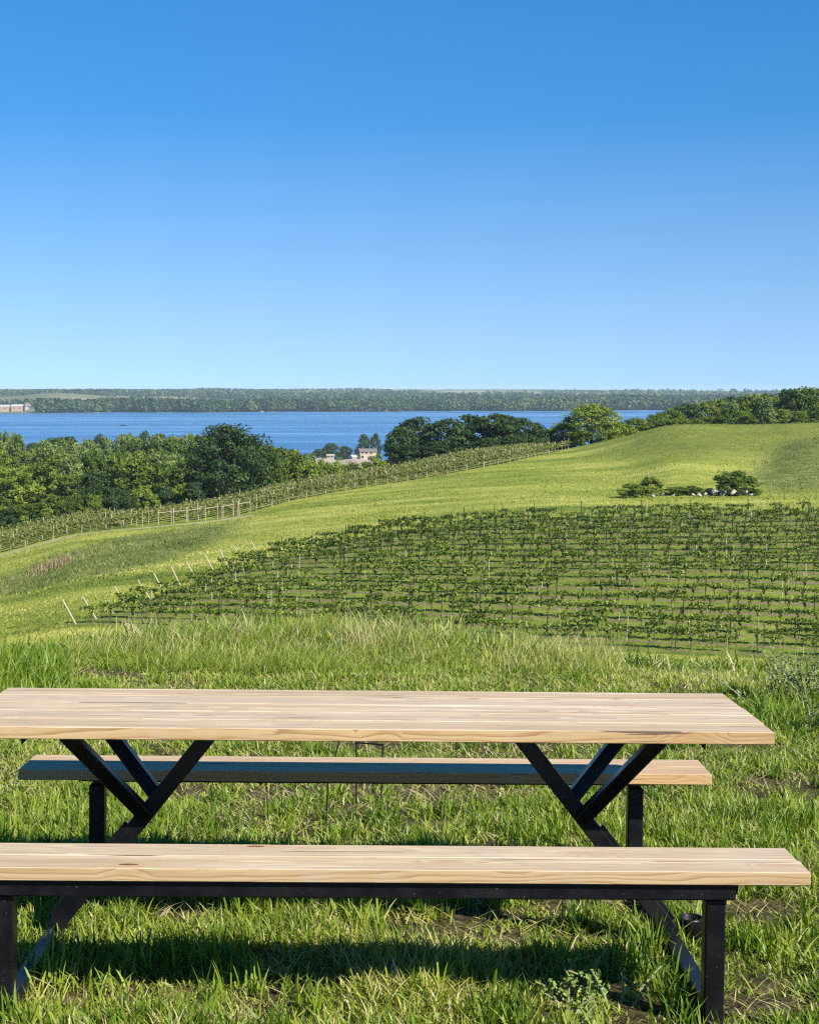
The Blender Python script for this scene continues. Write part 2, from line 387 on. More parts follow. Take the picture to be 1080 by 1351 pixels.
hh = math_(nt, 'ADD', math_(nt, 'MULTIPLY', n3, 0.3), n1); bump(nt, b, hh, 0.9, 0.12)
ground = mesh_np('ground', V, [GQ, GT], gm, {'mown': mown, 'rough': rough, 'vine': vine, 'track': track, 'olive': olive, 'wood': wood}, smooth=True)
tag(ground, kind='structure')

# ------------------------------------------------------------------ lake
m, nt, b = mat_new('lake_water')
P = nt.nodes.new('ShaderNodeNewGeometry').outputs['Position']
lw = noise(nt, mapping(nt, P, (0.0016, 0.014, 1)), 1.0, 5, 0.6)
nt.links.new(ramp(nt, lw, [(0.36, (0.040, 0.140, 0.28)), (0.5, (0.070, 0.20, 0.38)), (0.64, (0.125, 0.29, 0.48))]), b.inputs['Base Color'])
b.inputs['Roughness'].default_value = 0.42; b.inputs['IOR'].default_value = 1.33
bump(nt, b, math_(nt, 'ADD', noise(nt, mapping(nt, P, (0.25, 0.5, 1)), 1.0, 4, 0.6), math_(nt, 'MULTIPLY', lw, 2.0)), 1.0, 2.0)
lake = mesh_np('lake', [(-2500, 900, LAKE + CAMZ), (2500, 900, LAKE + CAMZ), (3500, 3600, LAKE + CAMZ), (-3500, 3600, LAKE + CAMZ)], [np.array([[0, 1, 2, 3]])], m)
tag(lake, kind='structure')

# ------------------------------------------------------------------ materials of built things
def wood_mat():
    m, nt, b = mat_new('pine_board')
    p = attr(nt, 'bp', 'Vector')
    # knots: stretched voronoi cells, few of them real knots
    vo = nd(nt, 'TexVoronoi', Scale=1.0); nt.links.new(mapping(nt, p, (2.3, 6.5, 1.2)), vo.inputs['Vector'])
    pick = nd(nt, 'SeparateColor'); nt.links.new(vo.outputs['Color'], pick.inputs[0])
    real = math_(nt, 'GREATER_THAN', pick.outputs[0], 0.18)
    kd = math_(nt, 'MULTIPLY', math_(nt, 'SUBTRACT', 0.30, vo.outputs['Distance'], True), real)      # bulge round a knot
    knot = math_(nt, 'MULTIPLY', math_(nt, 'LESS_THAN', math_(nt, 'ADD', vo.outputs['Distance'], math_(nt, 'MULTIPLY', noise(nt, p, 60, 2), 0.03)), 0.078), real)
    w1 = noise(nt, mapping(nt, p, (1.1, 7, 7)), 1.0, 3, 0.5); w2 = noise(nt, mapping(nt, p, (5, 50, 50)), 1.0, 3, 0.5)
    sp = nd(nt, 'SeparateXYZ'); nt.links.new(p, sp.inputs[0])
    r = math_(nt, 'SQRT', math_(nt, 'ADD', math_(nt, 'POWER', sp.outputs[1], 2.0), math_(nt, 'POWER', sp.outputs[2], 2.0)))
    r = math_(nt, 'ADD', r, math_(nt, 'MULTIPLY', w1, 0.055)); r = math_(nt, 'ADD', r, math_(nt, 'MULTIPLY', w2, 0.004)); r = math_(nt, 'ADD', r, math_(nt, 'MULTIPLY', kd, 0.10))
    ring = math_(nt, 'FRACT', math_(nt, 'MULTIPLY', r, 150.0))
    fib = noise(nt, mapping(nt, p, (4, 260, 260)), 1.0, 3, 0.6)
    rf = math_(nt, 'ADD', math_(nt, 'MULTIPLY', ring, 0.8), math_(nt, 'MULTIPLY', fib, 0.3))
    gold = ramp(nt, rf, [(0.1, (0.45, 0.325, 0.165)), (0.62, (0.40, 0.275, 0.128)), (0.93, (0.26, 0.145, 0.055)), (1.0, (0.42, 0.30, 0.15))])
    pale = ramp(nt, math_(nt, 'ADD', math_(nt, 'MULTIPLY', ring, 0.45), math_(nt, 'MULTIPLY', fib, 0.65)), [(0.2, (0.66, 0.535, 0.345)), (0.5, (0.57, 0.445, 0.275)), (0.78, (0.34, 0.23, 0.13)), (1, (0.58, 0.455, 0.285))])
    blot = noise(nt, mapping(nt, p, (1.6, 14, 14)), 1.0, 4, 0.6)
    pale = mix(nt, ramp(nt, blot, [(0.45, (0, 0, 0)), (0.7, (0.75, 0.75, 0.75))]), pale, (0.45, 0.325, 0.225))
    g = nt.nodes.new('ShaderNodeNewGeometry'); up = nd(nt, 'SeparateXYZ'); nt.links.new(g.outputs['Normal'], up.inputs[0])
    stk = noise(nt, mapping(nt, p, (1.2, 22, 22)), 1.0, 4, 0.6); pale = mix(nt, ramp(nt, stk, [(0.50, (0, 0, 0)), (0.68, (0.62, 0.62, 0.62))]), pale, (0.37, 0.25, 0.145)); pale = mix(nt, ramp(nt, stk, [(0.32, (0.8, 0.8, 0.8)), (0.44, (0, 0, 0))]), pale, (0.72, 0.60, 0.44))
    gold = mix(nt, ramp(nt, stk, [(0.54, (0, 0, 0)), (0.72, (0.7, 0.7, 0.7))]), gold, (0.30, 0.165, 0.06))
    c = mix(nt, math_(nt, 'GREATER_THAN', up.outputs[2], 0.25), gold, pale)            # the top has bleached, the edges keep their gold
    tg = mix(nt, 0.5, c, (0.49, 0.395, 0.295)); c = mix(nt, attr(nt, 'tone'), c, tg)
    c = mix(nt, attr(nt, 'warm'), c, mix(nt, 0.35, (0.50, 0.29, 0.12), c))
    hal = math_(nt, 'MULTIPLY', math_(nt, 'MULTIPLY', kd, 2.4), noise(nt, mapping(nt, p, (20, 40, 40)), 1.0, 2)); c = mix(nt, hal, c, (0.40, 0.20, 0.07))
    c = mix(nt, knot, c, (0.16, 0.075, 0.032))
    ff = noise(nt, mapping(nt, p, (4.0, 130, 130)), 1.0, 4, 0.7); c = mix(nt, ramp(nt, ff, [(0.54, (0, 0, 0)), (0.66, (0.5, 0.5, 0.5))]), c, (0.30, 0.19, 0.10))
    sm = noise(nt, mapping(nt, p, (7, 9, 9)), 1.0, 3, 0.6); c = mix(nt, ramp(nt, sm, [(0.56, (0, 0, 0)), (0.72, (0.5, 0.5, 0.5))]), c, (0.40, 0.315, 0.23))
    chk = math_(nt, 'GREATER_THAN', noise(nt, mapping(nt, p, (2.2, 75, 75)), 1.0, 2, 0.5), 0.70); c = mix(nt, chk, c, (0.13, 0.085, 0.055))
    nt.links.new(c, b.inputs['Base Color']); b.inputs['Roughness'].default_value = 0.72; b.inputs['Specular IOR Level'].default_value = 0.25
    bump(nt, b, math_(nt, 'ADD', fib, math_(nt, 'MULTIPLY', ring, 0.5)), 0.35, 0.002); return m
M_WOOD = wood_mat()
def steel():
    m, nt, b = mat_new('black_steel'); p = objco(nt)
    sp = math_(nt, 'GREATER_THAN', noise(nt, p, 85, 3, 0.6), 0.70); du = noise(nt, p, 9, 4, 0.6)
    c = mix(nt, ramp(nt, du, [(0.45, (0, 0, 0)), (0.85, (0.5, 0.5, 0.5))]), (0.0035, 0.0035, 0.005), (0.018, 0.017, 0.016)); c = mix(nt, math_(nt, 'MULTIPLY', sp, 0.55), c, (0.16, 0.15, 0.12))
    b.inputs['Specular IOR Level'].default_value = 0.32; nt.links.new(c, b.inputs['Base Color']); nt.links.new(ramp(nt, du, [(0.3, (0.28,) * 3), (0.7, (0.46,) * 3)]), b.inputs['Roughness'])
    bump(nt, b, noise(nt, p, 420, 2), 0.08, 0.001); return m
M_STEEL = steel()
def plain(name, col, col2=None, rough=0.7, sc=6.0, spec=0.3):
    m, nt, b = mat_new(name)
    c = ramp(nt, noise(nt, objco(nt), sc, 4, 0.6), [(0.3, col), (0.7, col2 or tuple(x * 0.75 for x in col))])
    nt.links.new(c, b.inputs['Base Color']); b.inputs['Roughness'].default_value = rough; b.inputs['Specular IOR Level'].default_value = spec; return m
M_POSTD = plain('weathered_dark_post', (0.060, 0.050, 0.038), (0.030, 0.026, 0.020), 0.9, 9)
M_POSTP = plain('pale_wood_post', (0.48, 0.41, 0.29), (0.34, 0.28, 0.195), 0.85, 9)
M_WIRE = plain('galvanised_wire', (0.10, 0.10, 0.095), None, 0.5)
M_BARK = plain('bark', (0.075, 0.058, 0.042), (0.035, 0.028, 0.022), 0.95, 3)
M_VBARK = plain('vine_bark', (0.10, 0.075, 0.055), (0.05, 0.038, 0.03), 0.95, 14)
M_BLACKW = plain('black_wire', (0.012, 0.012, 0.013), None, 0.45)

# ------------------------------------------------------------------ picnic table
TROT = Matrix.Rotation(0.01382, 4, 'Z') @ Matrix.Rotation(-0.03544, 4, 'X') @ Matrix.Rotation(0.01089, 4, 'Y')
table = empty('picnic_table', (-0.1479, 5.0781, -1.7837 + CAMZ)); table.rotation_euler = TROT.to_euler()
tag(table, 'long picnic table of pale pine boards with two attached benches on a black steel frame', 'picnic table')
def boards(name, y0, width, n, ztop_, parent, half=1.22, T=0.038, warm=0.0):
    mb_V = []; Q = []; T3 = []; bp = []; tone = []; k = 0; w = width / n
    for i in range(n):
        q = MB(); yc = y0 - width / 2 + w * (i + 0.5); hx = half + rng.uniform(-0.0025, 0.0025)
        q.box((0, 0, 0), (2 * hx, w - 0.008, T + rng.uniform(-0.001, 0.0)), None, 0.0022)
        v, f, _ = q.arrays(); nx = 40
        # split along the length for a slight natural waviness
        o = rng.uniform(-40, 40); cy = rng.uniform(-0.03, 0.03); cz = rng.uniform(0.012, 0.09) * rng.choice([-1, 1])
        bp.append(v + np.array([o, cy, cz])); tone.append(np.full(len(v), [0.1, 0.75, 0.3, 0.95, 0.0][(i + 2 * (n == 2)) % 5] * rng.uniform(0.7, 1.0)))
        mb_V.append(v + np.array([rng.uniform(-0.002, 0.002), yc, ztop_ - T / 2])); Q.append(f[0] + k); T3.append(f[1] + k); k += len(v)
    return mesh_np(name, np.concatenate(mb_V), [np.concatenate(Q), np.concatenate(T3)], M_WOOD, {'bp': np.concatenate(bp), 'tone': np.concatenate(tone), 'warm': np.full(k, warm)}, parent)
D, WB, WT, HB, HT = 0.6533, 0.2754, 0.7597, 0.45, 0.76
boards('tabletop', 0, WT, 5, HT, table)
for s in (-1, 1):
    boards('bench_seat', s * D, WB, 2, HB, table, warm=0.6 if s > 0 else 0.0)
    MB().box((0.01, s * (D + 0.092), HB - 0.038 - 0.0245), (2.03, 0.042, 0.047), None, 0.004).build('bench_rail', M_STEEL, table)
    for e in (-1, 1):
        x = 0.975 * e
        MB().box((x, s * (D + 0.062), (HB - 0.088 - 0.06) / 2), (0.056, 0.056, HB - 0.088 + 0.06), None, 0.005).build('leg', M_STEEL, table)
        # flat seat bracket with a pointed gusset beside the leg head
        g = MB(); g.box((x, s * D, HB - 0.0415), (0.05, 0.24, 0.005), None, 0.001)
        for xx in (0.036, 0.066):
            pass
        X0, X1 = x + e * 0.030, x + e * 0.072; yb = s * (D + 0.055); zt = HB - 0.0385; t = 0.003
        tri = np.array([[X0, yb - t, zt], [X1, yb - t, zt], [X1 - e * 0.006, yb - t, zt - 0.048], [X0, yb + t, zt], [X1, yb + t, zt], [X1 - e * 0.006, yb + t, zt - 0.048]])
        g.add(tri, [[0, 1, 4, 3], [1, 2, 5, 4], [2, 0, 3, 5]], [[0, 2, 1], [3, 4, 5]]); g.build('bracket', M_STEEL, table)
for e in (-1, 1):
    MB().box((0.985 * e, 0, 0.022), (0.05, 2 * D + 0.04, 0.05), None, 0.005).build('ground_runner', M_STEEL, table)
    d = MB(); p0 = np.array([0.985 * e, 0, 0.05]); p1 = np.array([0.458 * e, 0, HT - 0.0405])
    # open channel: web and two flanges
    dv = (p1 - p0) / np.linalg.norm(p1 - p0); nn = np.array([dv[2] * e, 0, -dv[0] * e])
    d.bar(p0, p1, 0.052, 0.050, 0.003, up=nn); 
    for yy in (-0.021, 0.021):
        d.bar(p0 + dv * 0.03 + nn * 0.030 + np.array([0, yy, 0]), p0 + dv * 0.40 + nn * 0.030 + np.array([0, yy, 0]), 0.006, 0.014, 0.001, up=nn)
    d.build('diagonal_brace', M_STEEL, table)
    for s in (-1, 1):
        q0 = p0 + (p1 - p0) * (0.55 if s < 0 else 0.62) + np.array([0, s * 0.02, 0]); q1 = np.array([0.905 * e, s * 0.25, HT - 0.0405]) if s < 0 else np.array([0.905 * e, s * 0.2, HT - 0.0405])
        MB().bar(q0, q1, 0.044, 0.046, 0.004, up=(0, 1, 0)).build('arm', M_STEEL, table)
    # cross bar under the top with its ends cut to a point
    b_ = MB(); x = 1.005 * e; zt = HT - 0.0385
    Vv = []
    for xx in (x - 0.02, x + 0.02):
        Vv += [[xx, -0.30, zt], [xx, 0.30, zt], [xx, 0.26, zt - 0.012], [xx, -0.26, zt - 0.012]]
    b_.add(Vv, [[0, 1, 2, 3], [7, 6, 5, 4], [0, 4, 5, 1], [3, 2, 6, 7], [0, 3, 7, 4], [1, 5, 6, 2]])
    for yb in (-0.20, 0.2):
        X0, X1 = x - e * 0.005, x + e * 0.045; t = 0.003
        tri = np.array([[X0, yb - t, zt], [X1, yb - t, zt], [X1 - e * 0.004, yb - t, zt - 0.05], [X0, yb + t, zt], [X1, yb + t, zt], [X1 - e * 0.004, yb + t, zt - 0.05]])
        b_.add(tri, [[0, 1, 4, 3], [1, 2, 5, 4], [2, 0, 3, 5]], [[0, 2, 1], [3, 4, 5]])
    b_.build('cross_bar', M_STEEL, table)

# short black pipe stub standing in the grass behind the right runner
def lathe(name, prof, mat, n=28, parent=None):
    a = np.arange(n) / n * 2 * math.pi; prof = np.array(prof)
    V = np.stack([np.outer(prof[:, 0], np.cos(a)), np.outer(prof[:, 0], np.sin(a)), np.outer(prof[:, 1], np.ones(n))], -1).reshape(-1, 3)
    i = np.arange(len(prof) - 1)[:, None] * n; j = np.arange(n)[None]; k = (j + 1) % n
    return mesh_np(name, V, [np.stack([i + j, i + k, i + n + k, i + n + j], -1).reshape(-1, 4)], mat, None, parent, True)
x_, y_, z_ = hit(911, 1243, 3.5, 9)
po = lathe('plastic_pot', [(0.0, 0.004), (0.030, 0.004), (0.034, 0.07), (0.037, 0.071), (0.037, 0.062), (0.033, -0.01), (0.0, -0.01)], plain('black_plastic', (0.008, 0.008, 0.009), None, 0.35))
po.location = (x_, y_, z_ + 0.012); tag(po, 'small open black plastic pot standing in the grass beside the right table leg', 'pot')

# thin wires pushed into the turf behind the table
wb = MB(); a0 = np.array(hit(470, 1062, 5, 10)); a1 = np.array(hit(502, 1066, 5, 10)); h_ = 0.28
wb.tube([a0 - [0, 0, 0.05], a0 + [0.0, 0, h_]], 0.004, 6); wb.tube([a1 - [0, 0, 0.05], a1 + [0.01, 0, h_]], 0.004, 6); wb.tube([a0 + [-0.004, 0, h_], a1 + [0.014, 0, h_]], 0.004, 6)
tag(wb.build('sign_stake', M_BLACKW), 'thin black wire sign frame with two prongs stuck in the turf behind the table', 'stake')
wb = MB(); a0 = np.array(hit(429, 1102, 4.5, 9)); wb.tube([a0 - [0, 0, 0.05], a0 + [0.01, 0.02, 0.2], a0 + [0.062, 0.06, 0.40]], 0.0035, 6)
tag(wb.build('garden_rod', M_BLACKW), 'single thin black rod leaning out of the grass behind the far bench', 'rod')

# ------------------------------------------------------------------ near grass
G_STOPS = [(0.0, (0.030, 0.068, 0.006)), (0.3, (0.105, 0.182, 0.014)), (0.55, (0.225, 0.305, 0.030)), (0.78, (0.37, 0.40, 0.065)), (0.88, (0.46, 0.40, 0.14)), (1.0, (0.58, 0.49, 0.27))]
M_GRASS = leaf_mat('grass_blades', G_STOPS, 0.35, 0.45, 0.0, 0.35)
def blades(x, y, z, L, w, lean, head, tint, curl=1.0, seg=4):
    """curved tapering blades; lean = horizontal reach / length"""
    n = len(x); t = np.linspace(0, 1, seg + 1)[None]; L = L[:, None]; lean = np.clip(lean, 0, 0.97)[:, None]
    hor = L * lean * t ** (1 + curl); ver = L * np.sqrt(1 - (lean * 0.9) ** 2) * (t - 0.28 * lean * t ** 2.5)
    cx, sx = np.cos(head)[:, None], np.sin(head)[:, None]; wd = w[:, None] * np.array([0.75, 1.0, 0.85, 0.55, 0.0][:seg + 1])[None]
    tw = (head + rng.normal(0, 0.7, n))[:, None]; px, py = -np.sin(tw), np.cos(tw)
    c = np.stack([x[:, None] + hor * cx, y[:, None] + hor * sx, z[:, None] + ver - 0.01], -1); o = np.stack([px * wd, py * wd, np.zeros_like(wd)], -1) / 2
    V = np.concatenate([c[:, :seg] - o[:, :seg], c[:, :seg] + o[:, :seg], c[:, seg:]], 1)      # n, 2seg+1
    m = 2 * seg + 1; base = np.arange(n)[:, None] * m; k = np.arange(seg - 1)[None]
    Q = np.stack([base + k, base + k + seg, base + k + seg + 1, base + k + 1], -1).reshape(-1, 4)
    T = np.stack([base + seg - 1, base + 2 * seg - 1, base + 2 * seg], -1).reshape(-1, 3)
    tt = np.clip(tint[:, None] + np.concatenate([t[:, :seg], t[:, :seg], t[:, seg:]], 1) * 0.10 - 0.05, 0, 1)
    return V.reshape(-1, 3), Q, T, tt.ravel()
def merge(name, parts, mat, **kw):
    V = []; Q = []; T = []; A = []; k = 0
    for v, q, t, a in parts:
        V.append(v); A.append(a); Q.append(q + k)
        if t is not None and len(t): T.append(t + k)
        k += len(v)
    return mesh_np(name, np.concatenate(V), [np.concatenate(Q)] + ([np.concatenate(T)] if T else []), mat, {'tint': np.concatenate(A)}, **kw)
def scatter(n, y0, y1, marg=0.8, pw=1.0):
    y = y0 + (y1 - y0) * rng.random(n) ** pw; hw = 0.262 * y + marg; x = rng.uniform(-1, 1, n) * hw; return x, y
BARE = [(*hit(px_, py_, 3.6, 10)[:2], rx_, ry_) for px_, py_, rx_, ry_ in ((245, 1212, 0.17, 0.12), (360, 1050, 0.16, 0.25), (470, 1070, 0.2, 0.2), (560, 1052, 0.16, 0.3), (560, 1090, 0.14, 0.15), (475, 985, 0.3, 0.35), (1015, 1205, 0.2, 0.18), (1000, 1330, 0.16, 0.1), (120, 1245, 0.12, 0.08), (700, 1240, 0.22, 0.08), (800, 1240, 0.15, 0.07), (150, 1325, 0.14, 0.05), (420, 1302, 0.16, 0.05), (620, 1318, 0.12, 0.05))]
def bare(x, y):
    b = np.zeros(x.shape)
    for cx, cy, rx, ry in BARE: b = np.maximum(b, np.exp(-(((x - cx) / rx) ** 2 + ((y - cy) / ry) ** 2)))
    return b
parts = []
def sward(n, y0, y1, lmin, lmax, wid, keep=0.3, pw=1.0, tb=0.45):
    x, y = scatter(n, y0, y1, pw=pw); cl = fbm(x, y, 0.35, 21, 3); big = fbm(x, y, 1.6, 33, 3)
    dens = np.clip(0.4 + 2.0 * (cl - 0.30), 0, 1) * (1 - 0.97 * sstep(0.25, 0.75, bare(x, y))); ok = rng.random(n) < dens; x, y, cl, big = x[ok], y[ok], cl[ok], big[ok]; m = len(x)
    hgt = np.clip((cl - 0.3) * 1.7 + (big - 0.5) * 0.8 + 0.25, 0.05, 1)
    L = (lmin + (lmax - lmin) * 1.35 * hgt ** 1.6) * rng.uniform(0.55, 1.15, m); lean = np.clip(rng.beta(2.2, 2.0, m) + 0.12, 0, 0.96)
    tint = np.clip(tb + rng.normal(0, 0.15, m) + (big - 0.5) * 0.5 + (0.5 - cl) * 0.25, 0, 0.82); dry = rng.random(m) < 0.10 + 0.34 * (big > 0.56) * rng.random(m)
    tint[dry] = rng.uniform(0.82, 1, dry.sum()); head = rng.uniform(0, 2 * math.pi, m)
    parts.append(blades(x, y, gz(x, y), L, rng.uniform(0.6, 1.3, m) * wid, lean, head, tint))
sward(170000, 3.6, 7.2, 0.03, 0.10, 0.0068, tb=0.54)
sward(210000, 7.0, 12.5, 0.03, 0.078, 0.0080, pw=0.9, tb=0.57)
sward(36000, 12.0, 22.0, 0.05, 0.22, 0.013)
# clumps of longer blades
for n, y0, y1, l0, l1, w in ((560, 3.8, 7.0, 0.08, 0.17, 0.0075), (620, 7, 13, 0.06, 0.13, 0.0085)):
    cx, cy = scatter(n, y0, y1); ok = bare(cx, cy) < 0.35; cx, cy = cx[ok], cy[ok]; per = 34
    x = np.repeat(cx, per) + rng.normal(0, 0.035, len(cx) * per); y = np.repeat(cy, per) + rng.normal(0, 0.035, len(cx) * per); m = len(x)
    Lc = np.repeat(rng.uniform(l0, l1, len(cx)), per); tc = np.repeat(rng.uniform(0.22, 0.62, len(cx)), per)
    parts.append(blades(x, y, gz(x, y), Lc * rng.uniform(0.5, 1.1, m), w * rng.uniform(0.7, 1.3, m), rng.beta(2, 2.4, m) * 0.9, rng.uniform(0, 6.283, m), np.clip(tc + rng.normal(0, 0.1, m), 0, 0.85)))
# dry cut straw lying about
x, y = scatter(30000, 3.7, 12); w_ = fbm(x, y, 0.8, 55, 3) + 0.6 * bare(x, y) > 0.46; x, y = x[w_], y[w_]; m = len(x)
parts.append(blades(x, y, gz(x, y) + rng.uniform(0.005, 0.035, m), rng.uniform(0.03, 0.12, m), rng.uniform(0.002, 0.006, m), np.full(m, 0.96), rng.uniform(0, 6.283, m), rng.uniform(0.8, 1, m), 0.1))
x, y = scatter(9000, 3.7, 11.5); w_ = (fbm(x, y, 0.5, 57, 3) > 0.5) & (bare(x, y) < 0.5); x, y = x[w_], y[w_]; m = len(x)
v, q, a = leaves(np.column_stack([x, y, gz(x, y) + rng.uniform(0.01, 0.045, m)]), rng.uniform(0.006, 0.014, m), np.tile([0.1, -0.2, 0.9], (m, 1)), rng.uniform(0.25, 0.65, m), 0.8, 0.15); parts.append((v, q, None, a))
lawn = merge('grass', parts, M_GRASS); tag(lawn, kind='stuff')

# taller seeding grass along the crest of the slope
parts = []
def crest_u(px): return (px - 540) / F
def tall(n, y0, y1, px0, px1, l0, l1, w, lean0, tint0, tint1, hd=None):
    px = rng.uniform(px0, px1, n); y = rng.uniform(y0, y1, n); x = (px - 540) / F * y; cl = fbm(x, y, 0.7, 71, 3); ok = rng.random(n) < np.clip(0.2 + 2.4 * (cl - 0.35), 0.05, 1)
    x, y, cl = x[ok], y[ok], cl[ok]; m = len(x); head = rng.uniform(0, 6.283, m) if hd is None else rng.normal(hd, 1.5, m)
    L = rng.uniform(l0, l1, m) * (0.40 + 0.62 * cl)
    parts.append(blades(x, y, gz(x, y), L, w * rng.uniform(0.6, 1.3, m), np.clip(rng.beta(2, 3, m) + lean0, 0, 0.95), head, np.clip(rng.uniform(tint0, tint1, m), 0, 1)))
tall(80000, 11.0, 15.5, 90, 620, 0.07, 0.24, 0.0048, 0.3, 0.22, 0.86, 0.4)
tall(11000, 10.5, 14, -60, 120, 0.07, 0.18, 0.005, 0.3, 0.25, 0.8, 0.4)
tall(24000, 10.2, 13.6, 580, 810, 0.04, 0.15, 0.005, 0.3, 0.2, 0.8, 0.4)
tall(12000, 9.6, 12.5, 790, 1010, 0.03, 0.09, 0.005, 0.3, 0.2, 0.75, 0.4)
tall(3500, 9.0, 11.5, -80, 90, 0.18, 0.42, 0.010, 0.1, 0.25, 0.6, 0.5)
tall(1900, 11.4, 13.8, 90, 600, 0.22, 0.40, 0.0040, 0.2, 0.80, 1.0, 0.3)
tall(900, 11.0, 13.0, 640, 820, 0.22, 0.4, 0.005, 0.15, 0.72, 0.95, 0.3)
tall(2600, 8.8, 12.0, 1000, 1160, 0.10, 0.26, 0.007, 0.15, 0.2, 0.6)
# a tuft of dead stems near the middle
px = rng.normal(475, 15, 110); y = rng.normal(12.4, 0.2, 110); x = (px - 540) / F * y
parts.append(blades(x, y, gz(x, y), rng.uniform(0.2, 0.5, 110), np.full(110, 0.005), rng.beta(2, 2, 110) * 0.95, rng.uniform(0, 6.283, 110), rng.uniform(0.84, 1, 110)))
tag(merge('tall_grass', parts, M_GRASS), kind='stuff')

# ------------------------------------------------------------------ near vineyard
V_STOPS = [(0.0, (0.022, 0.044, 0.005)), (0.45, (0.085, 0.138, 0.012)), (0.8, (0.21, 0.27, 0.026)), (1.0, (0.38, 0.42, 0.07))]
M_VINE = leaf_mat('vine_leaves', V_STOPS, 0.28, 0.5, 0.25)
def vine_variant(seed):
    """trunk arrays and foliage arrays of one young vine on a high wire"""
    h = rng.uniform(1.12, 1.28); t = MB()
    bx, by = rng.normal(0, 0.05, 2); t.tube([(0, 0, -0.05), (bx, by, h * 0.5), (bx * 0.3, 0, h)], [0.035, 0.028, 0.024], 5)
    aL, aR = rng.uniform(0.66, 1.0, 2)
    t.tube([(0, 0, h - 0.05), (-aL * 0.5, 0, h + 0.10), (-aL, 0.02, h + 0.12)], [0.022, 0.018, 0.01], 4); t.tube([(0, 0, h - 0.05), (aR * 0.5, 0, h + 0.10), (aR, -0.02, h + 0.12)], [0.022, 0.018, 0.01], 4)
    n = int(rng.uniform(125, 240)); x = rng.uniform(-1, 1, n); x = np.where(x < 0, x * aL * 1.1, x * aR * 1.1)
    cl = vnoise(x + seed * 9.1, x * 0, 0.25, seed); z = h + 0.15 + rng.normal(0, 0.06, n) + (cl - 0.35) * 0.30 * rng.random(n) - 0.15 * (rng.random(n) < 0.15)
    y = rng.normal(0, 0.15, n); keep = rng.random(n) < 0.35 + 1.0 * cl
    # leaves falling down the V towards the trunk
    m = 26; zz = rng.uniform(0.62, 1, m) * h; xx = rng.normal(0, 0.03, m) + rng.choice([-1, 1], m) * (zz - 0.55 * h) * 0.22
    c = np.column_stack([np.r_[x[keep], xx], np.r_[y[keep], rng.normal(0, 0.07, m)], np.r_[z[keep], zz]])
    nrm = np.tile([0.30, -0.40, 0.45], (len(c), 1)); tint = np.clip(rng.normal(0.45, 0.27, len(c)), 0, 1)
    v, q, a = leaves(c, rng.uniform(0.065, 0.115, len(c)), nrm, tint, 0.85, 0.2)
    return t.arrays(), (v, q, a)
VAR = [vine_variant(i) for i in range(9)]
VPROTO = []
for (tv, tf, ta), (lv, lq, la) in VAR:
    o1 = mesh_np('trunk', tv, tf, M_VBARK, {'tint': ta}, link=False); o2 = mesh_np('foliage', lv, [lq], M_VINE, {'tint': la}, link=False); VPROTO.append((o1, o2))
ORD = ['first', 'second', 'third', 'fourth', 'fifth', 'sixth', 'seventh', 'eighth', 'ninth', 'tenth', 'eleventh', 'twelfth', 'thirteenth', 'fourteenth', 'fifteenth', 'sixteenth', 'seventeenth', 'eighteenth', 'nineteenth']
n_vine = 0; rest = []
for r, (y, x0, x1) in enumerate(zip(ROW_Y, ROW_X0, ROW_X1)):
    x = x0 + 1.2
    while x < x1:
        xx, yy = x + rng.normal(0, 0.10), y + rng.normal(0, 0.05); x += 1.5
        if rng.random() < 0.07: continue
        if r >= 17 and rng.random() < 0.35: continue
        k = rng.integers(len(VAR)); s = rng.uniform(0.82, 1.15) * (0.9 if r > 15 else 1); rz = rng.choice([0, math.pi]) + rng.normal(0, 0.08)
        if n_vine < 300 and xx < 0.258 * y:
            e = empty('grapevine', (xx, yy, gz1(xx, yy)), "young grapevine in the %s row up from the near vineyard's lower edge" % ORD[r], 'grapevine', 'grapevines in the near vineyard', rz, (s * rng.uniform(0.9, 1.15), s, s))
            for p in VPROTO[k]:
                c = p.copy(); COL.objects.link(c); c.parent = e
            n_vine += 1
        else:
            (tv, tf, ta), (lv, lq, la) = VAR[k]; cs, sn = math.cos(rz), math.sin(rz); Rm = np.array([[cs, -sn, 0], [sn, cs, 0], [0, 0, 1]])
            rest.append((tv @ Rm.T * s + [xx, yy, gz1(xx, yy)], tf, (lv @ Rm.T) * s + [xx, yy, gz1(xx, yy)], lq, np.clip(la + rng.normal(0, 0.1), 0, 1)))
V = []; Q = []; T = []; A = []; MI = []; k = 0
for tv, tf, lv, lq, la in rest:
    V += [tv, lv]; Q += [tf[0] + k, lq + k + len(tv)]; T.append(tf[1] + k); A += [np.zeros(len(tv)), la]; MI += [np.ones(len(tf[0]), int), np.zeros(len(lq), int)]; k += len(tv) + len(lv)
o = mesh_np('grapevines', np.concatenate(V), [np.concatenate(Q), np.concatenate(T)], M_VINE, {'tint': np.concatenate(A)}); o.data.materials.append(M_VBARK)
mi = np.concatenate(MI + [np.ones(sum(map(len, T)), int)]).astype(np.int32); o.data.polygons.foreach_set('material_index', mi); tag(o, kind='stuff')

